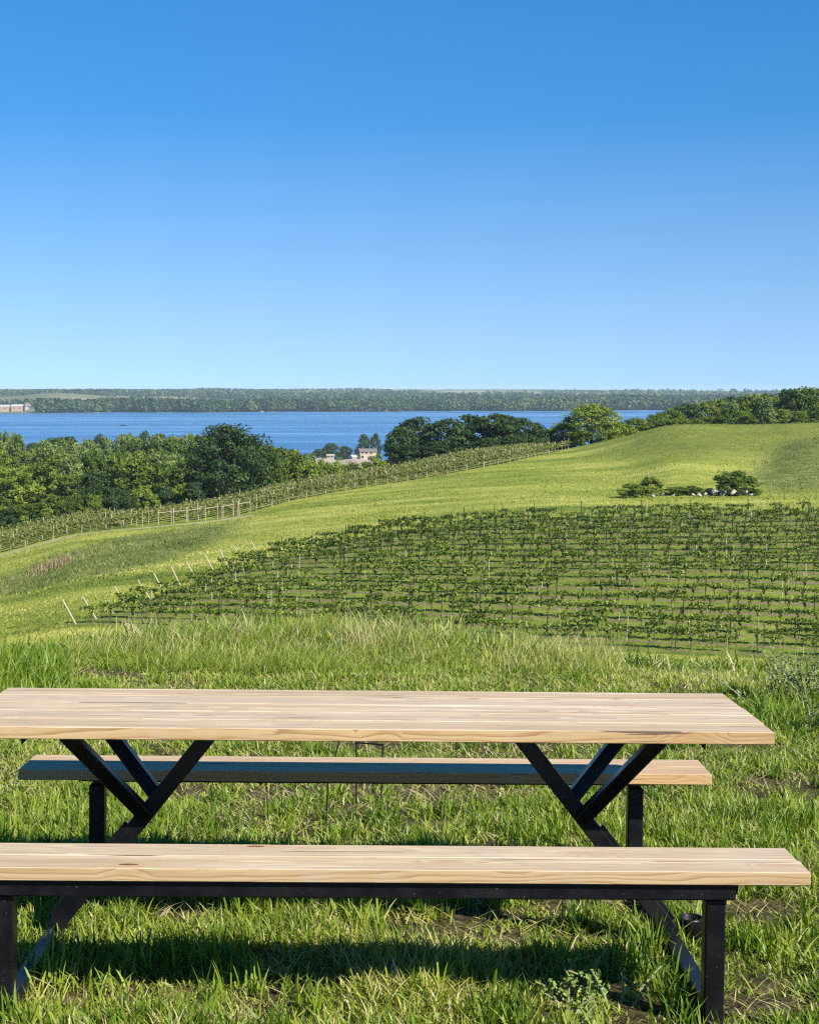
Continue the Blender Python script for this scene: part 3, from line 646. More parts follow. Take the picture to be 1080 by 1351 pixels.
post_d = MB().box((0, 0, 0.85), (0.075, 0.075, 1.9), None, 0.01).build('post', M_POSTD, link=False)
post_p = MB().box((0, 0, 0.80), (0.06, 0.06, 1.8), None, 0.01).build('post', M_POSTP, link=False)
stake_p = MB().tube([(0, 0, -0.1), (0, 0, 1.25)], 0.022, 6).build('stake', M_POSTP, link=False)
def child(p, parent, loc, rot=(0, 0, 0), s=1.0):
    c = p.copy(); COL.objects.link(c); c.parent = parent; c.location = loc; c.rotation_euler = rot; c.scale = (s,) * 3; return c
end_post = MB().tube([(0, 0, -0.3), (0, 0, 1.0), (0, 0, 2.05)], [0.062, 0.06, 0.056], 9).build('end_post', M_POSTP, link=False)
for r, (y, x0, x1) in enumerate(zip(ROW_Y, ROW_X0, ROW_X1)):
    e = empty('vine_trellis', (x0, y, gz1(x0, y)), "wire trellis with posts along the %s row up from the near vineyard's lower edge" % ORD[r], 'trellis', 'trellises of the near vineyard')
    z0 = e.location.z
    child(end_post if r < 12 else post_d, e, (0, 0, 0), (0, math.radians(-27 + rng.normal(0, 4)) if r < 12 else 0.0, rng.normal(0, 0.1)), 1.0 if r not in (2,) else 0.6)
    w = MB(); xs = np.arange(x0 + 0.3, x1, 2.0)
    for hh_ in (1.22, 0.75): w.tube([(x - x0, 0, gz1(x, y) - z0 + hh_) for x in xs], 0.006 if hh_ > 1 else 0.004, 3, cap=False)
    w.build('wire', M_WIRE, e)
    x = x0 + rng.uniform(2.5, 5)
    while x < x1:
        child(post_d if rng.random() < 0.72 else post_p, e, (x - x0, 0.02, gz1(x, y) - z0), (rng.normal(0, 0.02), rng.normal(0, 0.03), rng.normal(0, 0.1)), rng.uniform(0.92, 1.1)); x += rng.uniform(4.6, 6.4)
    for _ in range(int((x1 - x0) / 9)):
        x = rng.uniform(x0 + 1, x1); child(stake_p, e, (x - x0, 0.1, gz1(x, y) - z0), (rng.normal(0, 0.03), rng.normal(0, 0.05), 0), rng.uniform(0.7, 1.1))

# ------------------------------------------------------------------ far vineyard strip
M_FVINE = leaf_mat('far_vine_leaves', [(0.0, (0.055, 0.072, 0.012)), (0.5, (0.135, 0.155, 0.030)), (1.0, (0.26, 0.25, 0.075))], 0.25, 0.55, 0.15)
fpost = MB().tube([(0, 0, -0.2), (0, 0, 2.05)], 0.048, 6).build('post', M_POSTP, link=False)
def vine_row(P, label, dens, first):
    e = empty('vine_row', (P[0][0], P[0][1], gz1(*P[0])), label, 'vine row', 'vine rows of the far strip'); b0 = np.array(e.location)
    L = np.linalg.norm(np.diff(P, axis=0), axis=1).sum(); n = int(L * dens); i = rng.uniform(0, len(P) - 1.001, n); i0 = i.astype(int); f = (i - i0)[:, None]
    p = P[i0] * (1 - f) + P[i0 + 1] * f; d = P[i0 + 1] - P[i0]; d /= np.linalg.norm(d, axis=1, keepdims=True); nn = np.column_stack([-d[:, 1], d[:, 0]])
    s_ = i * 2.0; cl = vnoise(s_, s_ * 0 + b0[0], 0.9, 3)
    p = p + nn * rng.normal(0, 0.26, n)[:, None]; z = 1.30 + rng.normal(0, 0.17 if first else 0.24, n) + (cl - 0.5) * 0.4
    c = np.column_stack([p, gz(p[:, 0], p[:, 1]) + z]) - b0
    v, q, a = leaves(c, rng.uniform(0.10, 0.19, n), np.tile([0.25, -0.40, 0.4], (n, 1)), np.clip(rng.normal(0.5, 0.2, n), 0, 1), 0.8, 0.15); mesh_np('canopy', v, [q], M_FVINE, {'tint': a}, e)
    for j in range(0, len(P) - 1) if first else ():
        x, y = P[j] + rng.normal(0, 0.1, 2); child(ftrunk, e, np.array([x, y, gz1(x, y)]) - b0, (0, 0, rng.uniform(0, 6.28)), rng.uniform(0.9, 1.1))
    for j in range(0, len(P), 2 if first else 4):
        x, y = P[j]; child(fpost, e, np.array([x, y, gz1(x, y)]) - b0, (rng.normal(0, 0.03), rng.normal(0, 0.03), 0), rng.uniform(0.85, 1.08))
M_TUBE = plain('pale_vine_trunk', (0.30, 0.26, 0.20), (0.16, 0.135, 0.10), 0.9, 0.4)
ftrunk = MB().tube([(0, 0, -0.1), (0.03, 0, 0.6), (0, 0.02, 1.2)], [0.035, 0.03, 0.025], 5).build('trunk', M_TUBE, link=False)
PL = polyline(STRIP_L, 2.0); PR = polyline(STRIP_R, 2.0)
def offs(P, d, cut0=0, ext0=0):
    t = np.gradient(P, axis=0); t /= np.linalg.norm(t, axis=1, keepdims=True); n = np.column_stack([-t[:, 1], t[:, 0]]); Q_ = P + n * d
    if ext0:
        Q_ = np.vstack([Q_[0] - t[0] * 2.0 * np.arange(ext0, 0, -1)[:, None], Q_])
    return Q_
for i in range(8):
    vine_row(offs(PL, 0.3 + 2.6 * i), '%s vine row from the dirt track in the left block of the far vineyard strip' % ORD[i], 62 if i < 2 else 85, i < 2)
for i in range(7):
    vine_row(offs(PR, 0.3 + 2.6 * i, ext0=int(i * 0.9) if i < 6 else 3), '%s vine row from the mown field in the right block of the far vineyard strip' % ORD[i], 62 if i < 2 else 85, i < 2)
# H-shaped end braces of the right block rows
BR = [(209, 226, 688.5), (229, 246, 688), (248, 264, 687), (271, 287, 686.5), (293, 308, 686.5), (314, 330, 686)]
for i, (pa, pb, py) in enumerate(BR):
    yy = 211 + i * 0.7; xa, _, za = at(pa, yy); xb, yb_, zb = at(pb, yy + 1.5); e = empty('end_brace', (xa, yy, za), '%s pale wooden H brace from the left along the far vineyard strip' % ORD[i], 'end brace', 'H braces of the far vineyard strip')
    child(fpost, e, (0, 0, 0)); child(fpost, e, (xb - xa, yb_ - yy, zb - za))
    MB().tube([(0, 0, 1.62), (xb - xa, yb_ - yy, zb - za + 1.62)], 0.036, 6).build('rail', M_POSTP, e)
# small brace in the upper near vineyard
xa, ya, za = at(839, 166.5); e = empty('end_brace', (xa, ya, za), 'small pale H brace standing among the upper rows of the near vineyard', 'end brace')
child(fpost, e, (0, 0, 0), s=0.75); child(fpost, e, (1.05, 0, 0), s=1.1); MB().tube([(0, 0, 1.1), (1.05, 0, 1.1)], 0.04, 6).build('rail', M_POSTP, e)

# ------------------------------------------------------------------ trees
T_DARK = [(0.0, (0.014, 0.032, 0.007)), (0.5, (0.038, 0.076, 0.014)), (1.0, (0.085, 0.140, 0.024))]
T_MID = [(0.0, (0.038, 0.070, 0.007)), (0.5, (0.122, 0.180, 0.017)), (1.0, (0.265, 0.32, 0.038))]
T_PALE = [(0.0, (0.055, 0.095, 0.020)), (0.5, (0.140, 0.200, 0.046)), (1.0, (0.26, 0.31, 0.085))]
MT = {'dark': leaf_mat('dark_leaves', T_DARK, 0.22, 0.55, 0.25), 'mid': leaf_mat('mid_leaves', T_MID, 0.3, 0.55, 0.6), 'pale': leaf_mat('pale_leaves', T_PALE, 0.28, 0.55, 0.3)}
def tree_proto(kind, aspect, nclump, nleaf, low=0.15, shape='round', leafs=0.024, fat=1.0):
    """unit-height tree: returns (trunk object, crown object); crown from leaf clumps spread through its volume"""
    t = MB(); hgt = 0.9; lean = rng.normal(0, 0.02, 2)
    t.tube([(0, 0, -0.05), (lean[0], lean[1], 0.3), (lean[0] * 2, lean[1] * 2, 0.62), (lean[0] * 2.5, lean[1] * 2, 0.86)], [0.032, 0.024, 0.014, 0.005], 7)
    cc = []; tries = 0
    while len(cc) < nclump and tries < 4000:
        tries += 1; z = rng.uniform(low, 1.0); s = (z - low) / (1 - low)
        rmax = {'round': math.sqrt(max(0, 1 - (2 * s - 0.92) ** 2 / 1.18)), 'cone': (1 - s) ** 0.7 * 0.95 + 0.1, 'dome': math.sqrt(max(0, 1 - (s * 0.97) ** 2)), 'column': 0.85 * math.sqrt(max(0, 1 - (2 * s - 1) ** 6 * 0.85))}[shape] * aspect
        a = rng.uniform(0, 2 * math.pi); rr = rmax * (0.86 + 0.28 * vnoise(np.array([a * 1.3]), np.array([z * 4]), 1.0, nclump)[0]) * rng.random() ** 0.38
        p = np.array([rr * math.cos(a), rr * math.sin(a), z * 0.95])
        if all(np.linalg.norm((p - q) * [1, 1, 1.2]) > 0.06 for q in cc): cc.append(p)
    cc = np.array(cc)
    for p in cc[:: max(1, len(cc) // 16)]:
        st_ = np.array([lean[0] * 1.5, lean[1] * 1.5, min(p[2] * 0.6, 0.55)]); t.tube([st_, (st_ + p) / 2 + [0, 0, 0.03], p], [0.010, 0.007, 0.003], 4, cap=False)
    n = len(cc); cr = rng.uniform(0.055, 0.115, n) * fat; ci = rng.integers(0, n, nleaf); d = rng.normal(size=(nleaf, 3)); d /= np.linalg.norm(d, axis=1, keepdims=True)
    pos = cc[ci] + d * (cr[ci] * rng.random(nleaf) ** 0.45)[:, None] * [1.1, 1.1, 0.8]
    out = pos - [0, 0, 0.5]; out /= np.linalg.norm(out, axis=1, keepdims=True)
    nr_ = d * 0.7 + out * 0.35 + [0, 0, 0.10]; ct = rng.normal(0.48, 0.16, n); tint = np.clip(ct[ci] + rng.normal(0, 0.16, nleaf), 0, 1)
    v, q, a = leaves(pos, rng.uniform(0.6, 1.25, nleaf) * leafs, nr_, tint, 0.75, 0.15)
    return t.build('trunk', M_BARK, link=False, smooth=True), mesh_np('crown', v, [q], MT[kind], {'tint': a}, link=False)
PROTO = {k: [] for k in ('dark', 'mid', 'pale', 'cone', 'shrub', 'big')}
for i in range(4): PROTO['dark'].append(tree_proto('dark', rng.uniform(0.36, 0.46), 130, 6500, 0.10))
for i in range(5): PROTO['mid'].append(tree_proto('mid', rng.uniform(0.34, 0.5), 120, 6000, 0.06))
for i in range(3): PROTO['pale'].append(tree_proto('pale', rng.uniform(0.30, 0.38), 120, 6000, 0.05, 'column'))
for i in range(2): PROTO['cone'].append(tree_proto('pale', 0.28, 110, 5200, 0.04, 'cone'))
for i in range(4): PROTO['shrub'].append(tree_proto('mid', rng.uniform(0.42, 0.6), 44, 5200, 0.0, 'dome', 0.030, 1.6))
PROTO['bush'] = [tree_proto('dark', 0.5, 44, 5200, 0.0, 'dome', 0.030, 1.6) for _ in range(3)]
PROTO['solo'] = [tree_proto('mid', 0.46, 220, 14000, 0.03, 'round', 0.018)]
PROTO['big'].append(tree_proto('dark', 0.46, 90, 16000, 0.03, 'round', 0.017, 1.35))
def tree(kind, x, y, h, label, group=None, wide=1.0, name='broadleaf_tree', cat='tree'):
    p = PROTO[kind][rng.integers(len(PROTO[kind]))]
    e = empty(name, (x, y, gz1(x, y) - 0.1), label, cat, group, rng.uniform(0, 6.28), (h * wide, h * wide, h))
    for q in p:
        c = q.copy(); COL.objects.link(c); c.parent = e
    return e
def tree_px(kind, px, top, Y, label, group=None, width=None, **kw):
    x, y, z = at(px, Y); h = max(1.0, ztop(top, Y) - z)
    w = 1.0 if width is None else (width / F * Y) / (h * 0.84); return tree(kind, x, y, h, label, group, w, **kw)
# the big dark tree above the far strip, with its neighbours
tree_px('big', 300, 560, 268, 'large dark green tree standing above the left woods beside the far vineyard strip', None, 100)
tree_px('mid', 352, 585, 274, 'rounded mid green tree leaning against the right side of the large dark tree', None, 52)
tree_px('mid', 375, 588, 300, 'mid green tree right of the large dark tree, before the lake', None, 60)
tree_px('mid', 352, 596, 285, 'lower brownish green tree below the right side of the large dark tree', None, 50)
tree_px('mid', 402, 606, 300, 'low rounded tree in front of the left end of the sandy bank', None, 50)
tree_px('mid', 388, 592, 380, 'mid green tree filling the gap between the large dark tree and the shore buildings', None, 34)
tree_px('pale', 408, 597, 560, 'pale green tree left of the shore buildings, before the lake', None, 26)
tree_px('mid', 424, 604, 420, 'low mid green tree in front of the left end of the shore buildings', None, 26)
# dark clump over the middle of the far strip
CL = [(531, 562, 294, 46), (550, 550, 300, 62), (590, 552, 296, 60), (622, 547, 304, 66), (655, 545, 300, 62), (684, 550, 306, 60), (703, 566, 312, 40)]
for i, (px, tp, Y, w) in enumerate(CL): tree_px('dark', px, tp, Y, '%s tree from the left in the dark clump before the lake' % ORD[i], 'dark clump of trees above the far strip', w + (0 if i in (0, 6) else 12))
for i, (px, tp, Y, w) in enumerate([(540, 586, 288, 44), (574, 582, 288, 46), (608, 572, 306, 60), (642, 577, 292, 46), (676, 574, 294, 46), (704, 576, 300, 40)]):
    tree_px('dark', px, tp, Y, '%s low dark bush from the left at the foot of the dark clump' % ORD[i], 'bushes at the foot of the dark clump', w, name='bush', cat='bush')
tree_px('solo', 780, 532, 312, 'rounded mid green tree standing alone above the end of the far strip', None, 72)
tree_px('mid', 742, 556, 318, 'smaller bushy tree just left of the rounded mid green tree', None, 50)
tree_px('dark', 724, 562, 335, 'dark tree in the gap between the dark clump and the rounded green tree', None, 36)
tree_px('mid', 724, 574, 316, 'pale bush below the gap right of the dark clump', None, 34, name='bush', cat='bush')
tree_px('shrub', 768, 577, 304, 'low dense bush under the left side of the rounded mid green tree', None, None, name='bush', cat='bush'); tree_px('shrub', 797, 574, 304, 'low dense bush under the right side of the rounded mid green tree', None, None, name='bush', cat='bush')
tree_px('mid', 815, 556, 322, 'bushy tree at the right shoulder of the rounded green tree', None, 48)
tree_px('mid', 838, 550, 326, 'olive tree on the slope where the lake ends', None, 44)
tree_px('mid', 858, 551, 330, 'low olive tree at the left end of the ridge wood', None, 40)
for px, tp, Y, k, w in ((868, 543, 352, 'mid', 36), (884, 538, 365, 'mid', 42), (905, 532, 372, 'dark', 46), (928, 528, 380, 'mid', 46), (950, 524, 385, 'mid', 46), (970, 520, 392, 'dark', 44), (990, 519, 380, 'mid', 44), (1010, 517, 366, 'mid', 50), (1040, 512, 372, 'dark', 56), (1062, 509, 362, 'mid', 56), (1086, 508, 366, 'mid', 60), (1112, 509, 372, 'mid', 60), (1140, 508, 372, 'dark', 60)):
    tree_px(k, px, tp, Y, ('dark' if k == 'dark' else 'mid') + ' green tree in the wood along the right hand ridge', 'trees along the right ridge, ' + k, w)
for px, tp, Y, w in ((880, 552, 325, 34), (897, 549, 326, 30), (915, 551, 325, 36), (936, 546, 328, 36), (956, 545, 326, 34), (976, 540, 328, 36), (1030, 538, 326, 36), (1050, 540, 326, 40), (1075, 532, 328, 44), (1098, 535, 328, 44)):
    tree_px('mid', px, tp, Y, 'small bushy tree showing just over the crest of the grassy knoll', 'bushes behind the knoll', w)
tree_px('cone', 1012, 522, 322, 'pale pointed tree rising behind the knoll in the ridge wood', None, 40, name='poplar_tree')
tree_px('pale', 962, 528, 330, 'pale green slender tree in the ridge wood behind the knoll', None, 34)
# left woods: rows of trees ever farther back, under one uneven skyline
ENV = ([-120, 0, 20, 45, 62, 80, 112, 130, 160, 200, 235, 262, 290, 330, 360, 400, 450], [572, 572, 568, 590, 577, 575, 578, 572, 571, 567, 573, 569, 572, 580, 586, 598, 612])
def woods(y0, y1, px0, px1, step, low, kinds, labels, wid):
    px = px0
    while px < px1:
        Y = rng.uniform(y0, y1); k = kinds[rng.integers(len(kinds))]; tp = np.interp(px, *ENV) + low * rng.uniform(0.6, 1.5)
        tree_px(k, px + rng.normal(0, 3), tp, Y, labels[k], labels[k + '_g'], wid * rng.uniform(0.85, 1.25)); px += step * rng.uniform(0.75, 1.25)
def lab(where): return {k: '%s green broadleaf tree %s' % (k, where) for k in ('mid', 'dark', 'pale')} | {k + '_g': '%s trees %s' % (k, where) for k in ('mid', 'dark', 'pale')}
woods(258, 270, -190, 262, 31, 55, ['mid', 'mid', 'mid', 'dark', 'mid', 'mid'], lab('at the front edge of the left woods behind the far strip'), 56)
woods(276, 296, -190, 250, 27, 32, ['mid', 'mid', 'pale', 'mid'], lab('in the second line of the left woods'), 50)
woods(320, 360, -190, 410, 24, 18, ['mid', 'pale', 'pale', 'mid'], lab('in the middle of the left woods'), 42)
woods(420, 480, -180, 400, 19, 5, ['pale', 'pale', 'mid'], lab('towards the back of the left woods'), 36)
woods(520, 600, -180, 400, 18, 1, ['pale', 'dark', 'mid'], lab('at the back of the left woods against the lake'), 30)
for px, tp in ((6, 569), (24, 572)): tree_px('pale', px, tp, 380, 'pale feathery tree at the left edge of the photo against the lake', 'feathery trees at the left edge', 30)
for i, (px, tp, w) in enumerate(((70, 577, 30), (92, 575, 34), (45, 583, 26))): tree_px('dark', px, tp, 640, 'dark rounded tree against the lake in a small far group at the left', 'small dark group against the lake', w)
for px in np.arange(-45, 262, 13.0):
    Y = float(np.interp(px, [-100, 0, 100, 205, 260], [189, 195, 203, 208, 211])) + rng.uniform(27, 33); x, y, z = at(px, Y); tree('bush' if rng.random() < 0.4 else 'shrub', x, y, rng.uniform(2.2, 4.5), 'leafy bush at the foot of the left woods right behind the far strip', 'bushes at the foot of the left woods', 1.0, name='bush', cat='bush')
# bright shrubs below the sandy bank
for px, tp, Y, w in ((392, 622, 318, 40), (415, 610, 330, 40), (440, 609, 335, 38), (462, 610, 338, 36), (484, 609, 340, 34), (502, 606, 338, 34), (405, 634, 300, 36), (432, 628, 304, 36), (458, 624, 306, 34), (484, 622, 308, 30)):
    tree_px('shrub', px, tp, Y, 'bright green shrub between the far strip and the sandy bank', 'shrubs below the sandy bank', w, name='shrub', cat='shrub')
# trees by the house at the shore
for i, (px, tp, w) in enumerate(((420, 592, 20), (436, 584, 24), (455, 588, 20))): tree_px('dark', px, tp, 830 + 6 * i, '%s dark tree from the left beside the low white shed on the shore' % ORD[i], 'shore trees by the shed', w)
tree_px('dark', 480, 572, 850, 'taller round-headed tree directly behind the cream house', None, 17)
tree_px('dark', 495.5, 571, 852, 'slim dark tree behind the right end of the cream house', None, 14)
for i, (px, tp, w) in enumerate(((474, 600, 7), (491, 601.5, 8), (499, 598, 10), (448, 603, 9), (428, 603.5, 9))): tree_px('shrub', px, tp, 806, '%s green shrub from the left in front of the shore buildings' % ORD[i], 'shrubs in front of the shore buildings', w, name='shrub', cat='shrub')
tree_px('dark', 471, 590, 846, 'small dark tree at the left wall of the cream house', None, 10)
for px, tp, w in ((380, 598, 24), (398, 602, 22)): tree_px('mid', px, tp, 800, 'mid green tree on the shore left of the sandy bank', 'shore trees left of the sandy bank', w)

# ------------------------------------------------------------------ bushes and stones in the field
BU = [(835, 637, 40, 198, 'shrub', 'low spreading dark bush at the left end of the stone pile'), (858, 628, 34, 199, 'shrub', 'upright bush second from the left on the stone pile'),
      (968, 620, 50, 199, 'shrub', 'tallest bush at the right end of the stone pile'), (893, 641, 36, 199.5, 'shrub', 'low grey green thicket in the middle of the stone pile'), (912, 640, 34, 199.5, 'shrub', 'low rounded thicket right of the middle of the stone pile'), (988, 645, 22, 198.5, 'shrub', 'small bush at the far right of the stone pile')]
for px, tp, w, Y, k, l in BU: tree_px(k, px, tp, Y, l, None, w, name='bush', cat='bush')
M_ROCK = plain('field_stone', (0.50, 0.47, 0.43), (0.25, 0.235, 0.21), 0.9, 2.5)
def rock_mesh():
    n1, n2 = 7, 10; th = np.linspace(0, math.pi, n1); ph = np.arange(n2) / n2 * 2 * math.pi; s = rng.normal(0, 0.13, (n1, n2)); V = []
    for i, a in enumerate(th):
        for j, p in enumerate(ph):
            r = 1 + (s[i, j] if 0 < i < n1 - 1 else 0); V.append([r * math.sin(a) * math.cos(p), 0.8 * r * math.sin(a) * math.sin(p), 0.6 * r * math.cos(a)])
    Q = [[i * n2 + j, (i + 1) * n2 + j, (i + 1) * n2 + (j + 1) % n2, i * n2 + (j + 1) % n2] for i in range(n1 - 1) for j in range(n2)]
    return np.array(V), np.array(Q)
RM = []
for i in range(4):
    v, q = rock_mesh(); RM.append(mesh_np('stone', v, [q], M_ROCK, link=False))
STONES = ((822, .3), (833, .3), (861, .4), (866, .3), (873, .3), (922, .45), (930, .35), (937, .4), (941, .5), (943, .55), (948, .4), (952, .55), (955, .4), (959, .45), (963, .4), (967, .5), (975, .55), (980, .6), (984, .4), (990, .35), (905, .25), (914, .3), (970, .35), (946, .3), (888, .25))
for px, r in STONES:
    r *= 0.75; Y = 197 + rng.uniform(-1.2, 2.2); x, y, z = at(px, Y); c = RM[rng.integers(4)].copy(); COL.objects.link(c); c.location = (x, y, z + r * 0.3 + (0.45 if 935 < px < 985 and r < 0.38 else 0.1)); c.scale = (r * rng.uniform(0.9, 1.3), r, r); c.rotation_euler = tuple(rng.normal(0, 0.3, 2)) + (rng.uniform(0, 6.28),)
    where = 'right' if px > 925 else 'left'; tag(c, 'pale field stone in the %s part of the bushy stone pile above the vineyard' % where, 'stone', 'field stones, %s part of the pile' % where)

# ------------------------------------------------------------------ field grass texture: tufts on the open ground
M_FIELD = leaf_mat('field_grass', [(0.0, (0.075, 0.115, 0.014)), (0.4, (0.210, 0.250, 0.036)), (0.75, (0.37, 0.37, 0.075)), (1.0, (0.54, 0.48, 0.18))], 0.3, 0.6, 0.0, 0.2)
def tufts(n, sel, h0, h1, wf, tint, name, mat, y0=70, y1=300):
    y = y0 * (y1 / y0) ** rng.random(n); x = rng.uniform(-0.31, 0.31, n) * y; ok = sel(x, y); x, y = x[ok], y[ok]; m = len(x); z = gz(x, y)
    h = rng.uniform(h0, h1, m) * (0.6 + 0.8 * fbm(x, y, 4, 81, 2)); a = rng.uniform(0, math.pi, m); w = h * wf; l = rng.normal(0, 0.35, (2, m)) * h
    V = np.stack([np.stack([x - w * np.cos(a), y - w * np.sin(a), z - 0.02], -1), np.stack([x + w * np.cos(a), y + w * np.sin(a), z - 0.02], -1), np.stack([x + l[0], y + l[1], z + h], -1)], 1).reshape(-1, 3)
    return mesh_np(name, V, [np.arange(3 * m).reshape(m, 3)], mat, {'tint': np.repeat(np.clip(tint(x, y) + rng.normal(0, 0.13, m), 0, 1), 3)})
def open_field(x, y):
    px, py = project(x, y, gz(x, y)); r = inpoly(x, y, ROUGH) | inpoly(x, y, ROUGH_R); s = y < np.interp(px, [-100, 0, 100, 205, 318, 400, 540, 660, 752, 820], [189, 195, 203, 208, 212, 226, 241, 255, 288, 305]); v = in_vineyard(x, y); return ~r & s & ~v
tag(tufts(230000, open_field, 0.06, 0.17, 0.55, lambda x, y: 0.46 + 1.3 * (fbm(x * 0.4, y, 9, 91, 3) - 0.5) - 0.22 * (sstep(0.10, 0.17, x / y) * sstep(228, 250, y)), 'meadow_grass', M_FIELD), kind='stuff')
tag(tufts(60000, lambda x, y: in_vineyard(x, y) & (np.abs(((y - 115.5) / 3) % 1 - 0.5) > 0.13), 0.05, 0.13, 0.5, lambda x, y: 0.24 + 0.6 * (fbm(x * 0.5, y, 5, 44, 2) - 0.5), 'vineyard_grass', M_FIELD, 113, 175), kind='stuff')
M_ROUGH = leaf_mat('rough_grass', [(0.0, (0.050, 0.078, 0.014)), (0.4, (0.140, 0.178, 0.034)), (0.75, (0.28, 0.275, 0.085)), (1.0, (0.48, 0.42, 0.23))], 0.3, 0.6, 0.0, 0.2)
tag(tufts(90000, lambda x, y: (lambda a, b_: inpoly(a, b_, ROUGH) | inpoly(a, b_, ROUGH_R))(x + rng.normal(0, 0.9, x.shape), y + rng.normal(0, 2.2, y.shape)), 0.08, 0.30, 0.26, lambda x, y: 0.42 + 1.0 * (fbm(x, y, 5, 95, 3) - 0.5), 'unmown_grass', M_ROUGH, 145, 265), kind='stuff')
# brown weed clump in the unmown patch
x0, y0, z0 = at(70, 168); n = 900; px_ = rng.normal(0, 0.9, n); py_ = rng.normal(0, 1.8, n)
tag(merge('dry_weed_patch', [blades(x0 + px_, y0 + py_, gz(x0 + px_, y0 + py_), rng.uniform(0.4, 1.2, n), np.full(n, 0.06), rng.beta(2, 3, n) * 0.9, rng.uniform(0, 6.28, n), rng.uniform(0.9, 1, n))], leaf_mat('dry_weeds', [(0, (0.15, 0.12, 0.055)), (1, (0.30, 0.24, 0.12))], 0.2, 0.7, 0, 0.1)), 'greyish brown clump of tall dry weeds in the unmown patch at the left', 'weeds')

# ------------------------------------------------------------------ leafy weeds by the table
M_WEED = leaf_mat('weed_leaves', [(0, (0.07, 0.11, 0.035)), (0.5, (0.17, 0.22, 0.075)), (1, (0.34, 0.37, 0.18))], 0.3, 0.5, 0.1)
M_WEEDG = leaf_mat('broadleaf_weed', [(0, (0.07, 0.13, 0.02)), (0.5, (0.19, 0.28, 0.05)), (1, (0.36, 0.42, 0.12))], 0.3, 0.45, 0.1)
M_STEM = plain('weed_stem', (0.24, 0.26, 0.12), None, 0.7)
def weed(px, py, y0, y1, h, nst, spread, label, leafsize, name='weed', asp=0.42, mat=None):
    x, y, z = hit(px, py, y0, y1); e = empty(name, (x, y, z), label, 'weed'); t = MB(); C_ = []; N_ = []; S_ = []
    for i in range(nst):
        t = MB()
        d = np.array([rng.normal(0, spread), rng.normal(0, spread * 0.6), 1.0]); L = h * rng.uniform(0.6, 1.05); s = np.linspace(0, 1, 7)[:, None]; b0 = np.append(rng.normal(0, 0.03 + spread * 0.06, 2), -0.02)
        P_ = b0 + s * d * L + np.array([d[0], d[1], -0.25]) * L * 0.35 * s ** 2; t.tube(P_, np.linspace(0.006, 0.002, 7), 5); t.build('stem', M_STEM, e)
        m = int(L / 0.009); q = np.sort(rng.uniform(0.12, 1, m)); pp = np.array([np.interp(q, s[:, 0], P_[:, k]) for k in range(3)]).T; a = rng.uniform(0, 6.28, m); o_ = np.column_stack([np.cos(a), np.sin(a), rng.uniform(0.1, 0.7, m)])
        sz = leafsize * rng.uniform(0.6, 1.2, m) * (1.15 - 0.6 * q); C_.append(pp + o_ * sz[:, None] * 0.9); N_.append(np.column_stack([o_[:, 0] * 0.2, o_[:, 1] * 0.2 - 0.2, np.ones(m)])); S_.append(sz)
    c = np.concatenate(C_); v, q, a = leaves(c, np.concatenate(S_), np.concatenate(N_), np.clip(rng.normal(0.5, 0.2, len(c)), 0, 1), asp, 0.2)
    mesh_np('foliage', v, [q], mat or M_WEED, {'tint': a}, e)
weed(1018, 925, 8, 14, 0.42, 7, 0.35, 'tall grey green leafy weed with a bare branching stalk right of the table top', 0.020)
weed(1066, 925, 8, 14, 0.46, 10, 0.35, 'dense grey green leafy weed at the right edge above the table', 0.022)
weed(1085, 965, 8, 14, 0.34, 8, 0.4, 'pale leafy weed cut by the right edge of the photo', 0.022)
weed(762, 1322, 3.5, 8, 0.13, 9, 0.5, 'low broadleaf weed with light green leaves in the grass before the right runner', 0.017, asp=0.75, mat=M_WEEDG)
weed(795, 1318, 3.5, 8, 0.12, 8, 0.5, 'low round-leaved weed just right of the similar one near the bottom edge', 0.016, asp=0.75, mat=M_WEEDG)
weed(735, 1335, 3.5, 8, 0.09, 5, 0.6, 'smallest low weed left of the two light green ones near the bottom edge', 0.016, asp=0.75, mat=M_WEEDG)

# ------------------------------------------------------------------ house, shed, shore buildings, boat
M_CREAM = plain('cream_siding', (0.46, 0.40, 0.28), (0.40, 0.34, 0.24), 0.8, 0.5); M_ROOF = plain('grey_shingles', (0.20, 0.17, 0.15), (0.13, 0.115, 0.10), 0.9, 1.0); M_GLASS = plain('window_glass', (0.03, 0.035, 0.045), None, 0.15, 1, 0.5); M_WHITE = plain('white_paint', (0.46, 0.45, 0.43), (0.40, 0.39, 0.37), 0.7, 1); M_TAN = plain('tan_brick', (0.42, 0.30, 0.21), (0.36, 0.26, 0.18), 0.85, 0.4)
def house(name, x, y, z, w, d, h, rh, label, cat, wall, roof, wins, rz=0.0, over=0.4, hip=False):
    e = empty(name, (x, y, z), label, cat, None, rz); MB().box((0, 0, h / 2 - 1.5), (w, d, h + 3)).build('wall', wall, e)
    r = MB(); W2, D2 = w / 2 + over, d / 2 + over; rx = W2 * (0.72 if hip else 1)
    v = np.array([[-W2, -D2, h], [W2, -D2, h], [W2, D2, h], [-W2, D2, h], [-rx, 0, h + rh], [rx, 0, h + rh]]); v2 = v + [0, 0, 0.25]
    r.add(np.vstack([v[:4], v2]), [[3, 2, 1, 0], [0, 1, 5, 4], [1, 2, 6, 5], [2, 3, 7, 6], [3, 0, 4, 7], [4, 5, 9, 8], [6, 7, 8, 9]], [[5, 6, 9], [7, 4, 8]]); r.build('roof', roof, e)
    for (wx, wz, ww, wh) in wins:
        f = MB().box((wx, -d / 2 - 0.03, wz), (ww + 0.24, 0.10, wh + 0.24)).build('window', M_WHITE, e); MB().box((wx, -d / 2 - 0.075, wz), (ww, 0.03, wh)).build('pane', M_GLASS, f)
    return e
